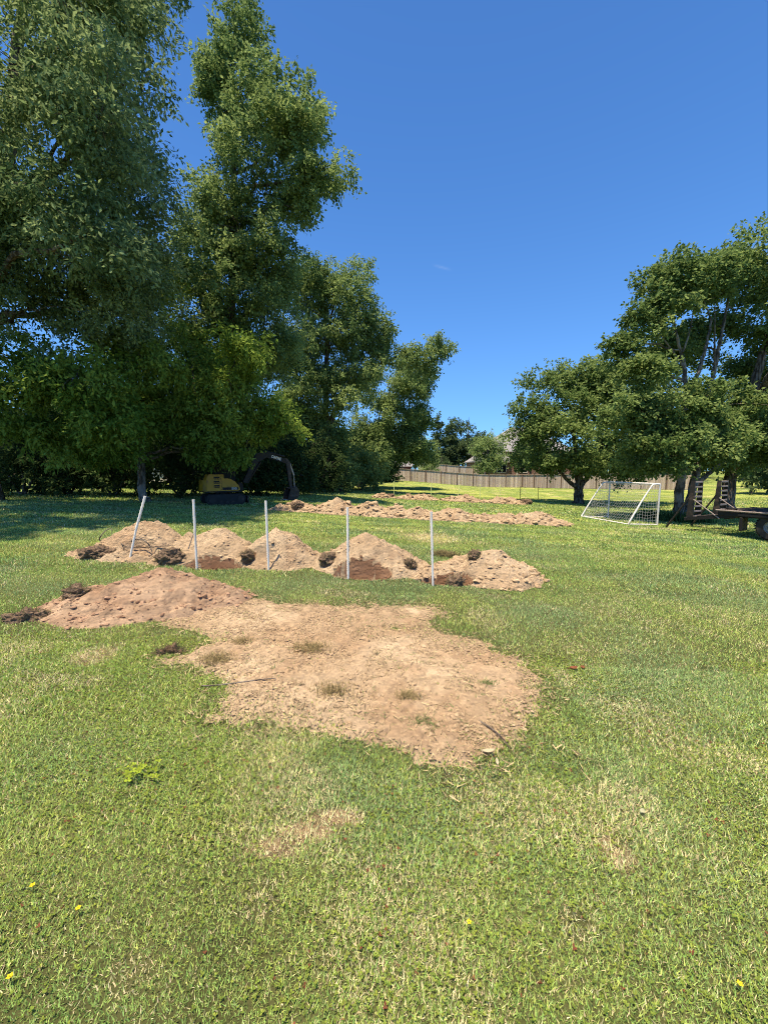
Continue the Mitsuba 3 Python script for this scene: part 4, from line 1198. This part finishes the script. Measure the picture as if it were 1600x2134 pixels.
GL = 'tall trees along the left side of the lawn'
tree('shade_tree', 'huge silvery leaved tree filling the upper left corner', 'tree', [[(-14.4, 13.8, base(-14.4, 13.8), .40), (-13.4, 13.2, 5, .31), (-11.6, 12.4, 9, .22), (-9.9, 11.8, 14, .12), (-9.2, 11.8, 18, .04)]],
     A, 150000, (.145, .062), 'silver', 11, GL, droop=.6, per=40, spread=.30, gap=.40, gap_scale=.8, twigs=420)
tree('shade_tree', 'tall tree just outside the left edge, shading the lawn', 'tree', [[(-13.5, 5.0, base(-13.5, 5.0), .34), (-13.2, 5.0, 5, .26), (-12.4, 5.0, 11, .12), (-12.2, 5, 14, .04)]],
     [(-10.4, 4.7, 11.0, 1.9, 2.0), (-10.2, 6.2, 13.2, 1.9, 2.2), (-13.0, 4.5, 10.5, 2.6, 2.6), (-12.0, 3.6, 13.0, 2.4, 2.2), (-12.6, 6.0, 15.0, 2.4, 2.0), (-15.0, 7.0, 13, 2.6, 2.6)], 30000, (.21, .11), 'mid', 19, None, droop=.6, per=36, spread=.34, gap=.38, gap_scale=.7, twigs=120)
tree('shade_tree', 'tree with speckled trunk and bright drooping low boughs beside the excavator', 'tree',
     [[(-9.76, 15.73, base(-9.76, 15.73), .17), (-9.95, 15.9, 2.2, .13), (-9.8, 16.3, 5, .11), (-9.9, 16.8, 8.5, .06)], [(-9.93, 15.9, 2.4, .1), (-9.6, 14.2, 4.0, .08), (-9.6, 12.4, 4.2, .04)], [(-9.9, 16.0, 3.0, .09), (-8, 15.7, 4.4, .07), (-6, 15.2, 5.2, .04)]],
     E_, 72000, (.18, .080), 'bright', 12, GL, 'm_palebark', droop=.8, per=30, spread=.27, gap=.40, gap_scale=.9)
tree('shade_tree', 'tallest conical tree rising above the excavator on the left', 'tree', [[(-9.0, 21.6, base(-9.0, 21.6), .34), (-8.4, 20.6, 5, .27), (-7.1, 19.1, 11, .19), (-6.8, 19, 17, .1), (-6.5, 19, 21.8, .03)]],
     B, 108000, (.158, .096), 'mid', 13, GL, droop=.55, per=36, spread=.30, gap=.42, gap_scale=.75, twigs=380)
tree('shade_tree', 'round crowned tree with a bough reaching right over the lawn', 'tree',
     [[(-3.5, 29.5, base(-3.5, 29.5), .32), (-4.2, 29.2, 4, .26), (-4.2, 28.8, 9, .17), (-3.6, 28.8, 13.5, .06)], [(-4.1, 29.2, 5.2, .17), (-2.2, 29.2, 8.2, .13), (.2, 29.6, 9.9, .09), (2.6, 30.2, 10.6, .04)]],
     C, 78000, (.215, .112), 'mid', 14, GL, droop=.65, per=34, spread=.36, gap=.40, gap_scale=.6, twigs=320)
tree('shade_tree', 'lower leaning tree at the end of the left row, before the fence', 'tree',
     [[(-2.4, 37.5, base(-2.4, 37.5), .24), (-1.6, 37.4, 3, .19), (-.4, 37.4, 6, .12), (.6, 37.5, 9.5, .05)], [(-2.3, 37.4, .6, .16), (-2.2, 37.6, 4, .12), (.8, 38, 6.5, .07)]],
     D, 52000, (.23, .135), 'mid', 15, GL, 'm_palebark', droop=.6, per=32, spread=.42, gap=.40, gap_scale=.5)
GR = 'broad leaved trees at the right of the lawn'
tree('maple_tree', 'low wide maple with short dark trunk left of the goal', 'tree',
     [[(13.64, 26.9, base(13.64, 26.9), .34), (13.6, 26.9, 1.0, .27), (13.3, 26.9, 3.2, .17), (12.8, 27.2, 6.5, .07)], [(13.65, 26.9, .6, .2), (14.8, 26.9, 2.6, .14), (15.6, 27, 5.8, .06)], [(13.6, 26.85, .5, .16), (12.2, 26.6, 1.6, .10), (11, 26.8, 3.6, .05)]],
     R1, 56000, (.20, .145), 'maple', 16, GR, droop=.35, per=30, spread=.36, gap=.40, gap_scale=.6, depth=1.0)
tree('maple_tree', 'multi stemmed maple with pale bare branches behind the goal', 'tree',
     [[(13.5, 17.4, base(13.5, 17.4), .25), (13.45, 17.45, 1.2, .17), (13.6, 17.6, 4.0, .11), (13.35, 17.7, 6.4, .075), (12.6, 17.7, 8.6, .035)],
      [(13.75, 17.5, base(13.7, 17.5), .22), (14.4, 17.8, 1.8, .15), (15.2, 18.4, 5.2, .10), (15.7, 18.6, 8.2, .06), (15.9, 18.6, 10.3, .03)],
      [(13.55, 17.45, 5.2, .09), (14.1, 17.6, 6.6, .07), (14.5, 17.8, 8.4, .04)], [(14.1, 17.6, .9, .11), (15.2, 17.6, 1.9, .08), (16.6, 17.8, 2.9, .04)]],
     R2, 70000, (.155, .115), 'maple', 17, GR, 'm_palebark', droop=.35, per=26, spread=.25, gap=.42, gap_scale=.85, twigs=300, limb_r=.5,
     bare=[[(13.35, 17.6, 6.2, .045), (12.3, 17.5, 7.4, 0), (11.5, 17.4, 8.2, .012)], [(13.4, 17.6, 5.6, .04), (12.3, 17.3, 6.0, 0), (11.3, 17.1, 6.1, .012)], [(13.5, 17.6, 4.6, .035), (12.8, 17.2, 5.3, 0), (12.0, 17.0, 5.5, .012)],
           [(15.4, 18.5, 6.6, .05), (15.1, 18.3, 8.2, 0), (14.9, 18.2, 9.6, .012)], [(13.2, 17.6, 6.9, .04), (13.6, 17.6, 8.0, 0), (13.5, 17.6, 9.4, .01)]])
tree('maple_tree', 'tallest maple at the right edge, over the trailer', 'tree',
     [[(17.7, 19.6, base(17.7, 19.6), .30), (17.8, 19.6, 3, .24), (18.4, 19.4, 7, .17), (18.6, 19.2, 11.5, .07)], [(17.8, 19.6, 2.5, .15), (17.0, 19, 3.0, .09), (16, 17.8, 3.3, .04)], [(18.1, 19.5, 4.6, .15), (16.4, 16.0, 7.2, .10), (13.4, 12.0, 8.2, .05)]],
     R3, 66000, (.155, .115), 'maple', 18, GR, droop=.35, per=28, spread=.28, gap=.41, gap_scale=.8)

# undergrowth below the left trees
S = [(-16.0,17.0,2.1,2.0,2.1),(-14.4,17.5,1.7,2.0,2.0),(-12.7,18.0,1.9,1.6,2.0),(-10.1,19.0,2.3,1.9,2.0),(-8.6,20.5,2.4,1.8,1.7),(-7.2,21.5,2.7,1.5,1.8),(-5.7,23.0,2.3,1.4,2.0),(-4.8,26.0,2.9,1.8,2.2),(-3.6,29.0,2.5,1.6,2.0),(-2.0,33.0,2.8,1.8,1.9)]
SL = ['leftmost dark shrub under the silvery tree', 'second dark shrub from the left in the undergrowth', 'dark shrub left of the speckled trunk', 'shrub between the speckled trunk and the excavator', 'shrub directly behind the excavator body',
      'shrub behind the excavator cab', 'shrub behind the excavator boom', 'shrub right of the excavator bucket', 'shrub under the round crowned tree', 'lighter shrub under the gap between the last two left trees']
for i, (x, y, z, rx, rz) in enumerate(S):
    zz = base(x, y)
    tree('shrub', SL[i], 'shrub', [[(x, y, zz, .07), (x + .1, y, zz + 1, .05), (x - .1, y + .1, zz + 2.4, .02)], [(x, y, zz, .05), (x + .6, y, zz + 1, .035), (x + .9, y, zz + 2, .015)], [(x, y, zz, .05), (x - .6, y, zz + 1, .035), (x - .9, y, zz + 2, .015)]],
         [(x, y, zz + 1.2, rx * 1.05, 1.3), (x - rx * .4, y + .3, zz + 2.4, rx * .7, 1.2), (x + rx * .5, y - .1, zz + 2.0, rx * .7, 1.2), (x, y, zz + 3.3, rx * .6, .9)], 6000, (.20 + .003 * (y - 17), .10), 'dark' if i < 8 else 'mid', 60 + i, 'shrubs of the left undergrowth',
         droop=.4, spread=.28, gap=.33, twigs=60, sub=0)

r = np.random.default_rng(90)
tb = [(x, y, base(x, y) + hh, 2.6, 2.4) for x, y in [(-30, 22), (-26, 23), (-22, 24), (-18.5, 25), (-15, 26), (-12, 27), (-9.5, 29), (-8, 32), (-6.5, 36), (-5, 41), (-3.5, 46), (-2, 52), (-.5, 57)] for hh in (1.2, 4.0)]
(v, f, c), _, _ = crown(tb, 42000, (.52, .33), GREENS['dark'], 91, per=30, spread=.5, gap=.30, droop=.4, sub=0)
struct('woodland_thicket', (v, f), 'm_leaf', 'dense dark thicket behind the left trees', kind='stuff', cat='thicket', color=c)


# ------------------------------------------------------------------ trees and bushes behind the fence, far off
def simple_tree(name, label, x, y, H, rad, pal, seed, n=5000, shape='round', leaf=(.46, .32), group=None, cat='tree', low=.15):
    z = base(x, y)
    rr = np.random.default_rng(seed)
    L = []
    if shape == 'cone':
        for k in range(6):
            t = k / 5
            L.append((x + rr.normal(0, .1 * rad), y, z + H * (.12 + .80 * t), rad * (1.02 - .85 * t), H * .13))
    else:
        L.append((x, y, z + H * .58, rad * .75, H * .32))
        for k in range(7):
            a = k * TAU / 7 + rr.uniform(0, .6)
            L.append((x + rad * .55 * math.cos(a), y + rad * .55 * math.sin(a), z + H * rr.uniform(low + .2, .78), rad * rr.uniform(.38, .55), H * rr.uniform(.14, .22)))
    return tree(name, label, cat, [[(x, y, z, .02 * H + .05), (x, y, z + H * .45, .014 * H + .02), (x, y, z + H * .9, .03)]], L, n, leaf, pal, seed, group, twigs=40, sub=8, subr=.46, droop=.3, spread=.03 * H + .18, gap=.36, gap_scale=.55)


simple_tree('evergreen_tree', 'dark column shaped evergreen left of the round tree beyond the fence', 12.8, 93, 14.4, 2.7, 'far', 101, 9000, 'cone')
simple_tree('evergreen_tree', 'narrow dark evergreen just right of the first beyond the fence', 16.2, 95, 14.2, 2.5, 'far', 102, 8000, 'cone')
simple_tree('shade_tree', 'round dark tree beyond the fence left of the house', 21.2, 98, 16.6, 5.2, 'far', 103, 14000)
simple_tree('shade_tree', 'small lighter tree standing in front of the house', 18.0, 67.5, 9.4, 3.3, 'mid', 104, 15000, leaf=(.26, .18), low=.0)
simple_tree('bush', 'wide green bush between the two wooden fences', 7.6, 66, 3.7, 2.1, 'mid', 105, 7000, leaf=(.16, .08), cat='bush', low=.05)
simple_tree('bush', 'smaller bush behind the second fence left of the house', 11.6, 78, 4.6, 1.6, 'far', 106, 4000, leaf=(.2, .1), cat='bush')
simple_tree('shade_tree', 'yellowish green tree behind the left end of the fence', 6.5, 80, 8.0, 2.3, 'bright', 107, 6000)
simple_tree('shade_tree', 'dark tree right beside the brick house', 26.5, 70, 8.5, 3.2, 'far', 108, 7000)
BG = 'far trees closing the view'
for i, (x, y, H, rd, lab) in enumerate([(35, 62, 11, 5, 'far tree behind the bend of the fence'), (44, 58, 13, 5.5, 'far tree right of the house behind the maples'), (42, 40, 9, 3.6, 'far tree beyond the trailer ramps'), (56, 60, 13, 6, 'far tree at the right horizon'),
                                        (70, 62, 14, 6.5, 'far tree at the right end of the horizon'), (34, 33, 9, 3.2, 'dark tree behind the tallest maple'), (-14, 62, 13, 6, 'far tree behind the thicket'),
                                        (-28, 50, 14, 6.5, 'far tree left behind the thicket'), (-46, 46, 14, 7, 'far tree at the left horizon'), (-6, 74, 12, 5.5, 'far tree behind the shed'), (4, 100, 11, 5.5, 'far tree beyond the shed roof'), (30, 105, 12, 6, 'far tree behind the house roof'), (-70, 50, 14, 8, 'far tree at the left end of the horizon')]):
    simple_tree('distant_tree', lab, x, y, H, rd, 'far', 120 + i, 4600, leaf=(.36, .24), group=BG, low=.02)
simple_tree('young_tree', 'thin young tree on the lawn at the far right', 33.0, 34.5, 2.6, 1.0, 'mid', 140, 1500, leaf=(.12, .07), low=.2)


# iris-like plants round the multi stemmed maple
def iris(x, y, n, H, label, seed):
    r = np.random.default_rng(seed)
    px, py = x + r.normal(0, .28, n), y + r.normal(0, .18, n)
    col = np.array([.07, .125, .045]) * r.uniform(.6, 1.6, (n, 1))
    v, f, c = blades(px, py, ground_z(px, py), H * r.uniform(.6, 1.15, n), r.uniform(.03, .05, n), col, seed, (.05, .75), 2)
    solo('iris_clump', (v, f), 'm_leaf', label, 'plant', 'strappy plants round the maple stems', color=c)


for i, (x, y, lab) in enumerate([(12.6, 16.9, 'strappy green plants left of the maple stems'), (13.3, 16.8, 'strappy plants right in front of the maple stems'), (14.1, 16.9, 'strappy plants right of the maple stems'), (12.2, 17.6, 'strappy plants just behind the goal')]):
    iris(x, y, 110, .55, lab, 700 + i)
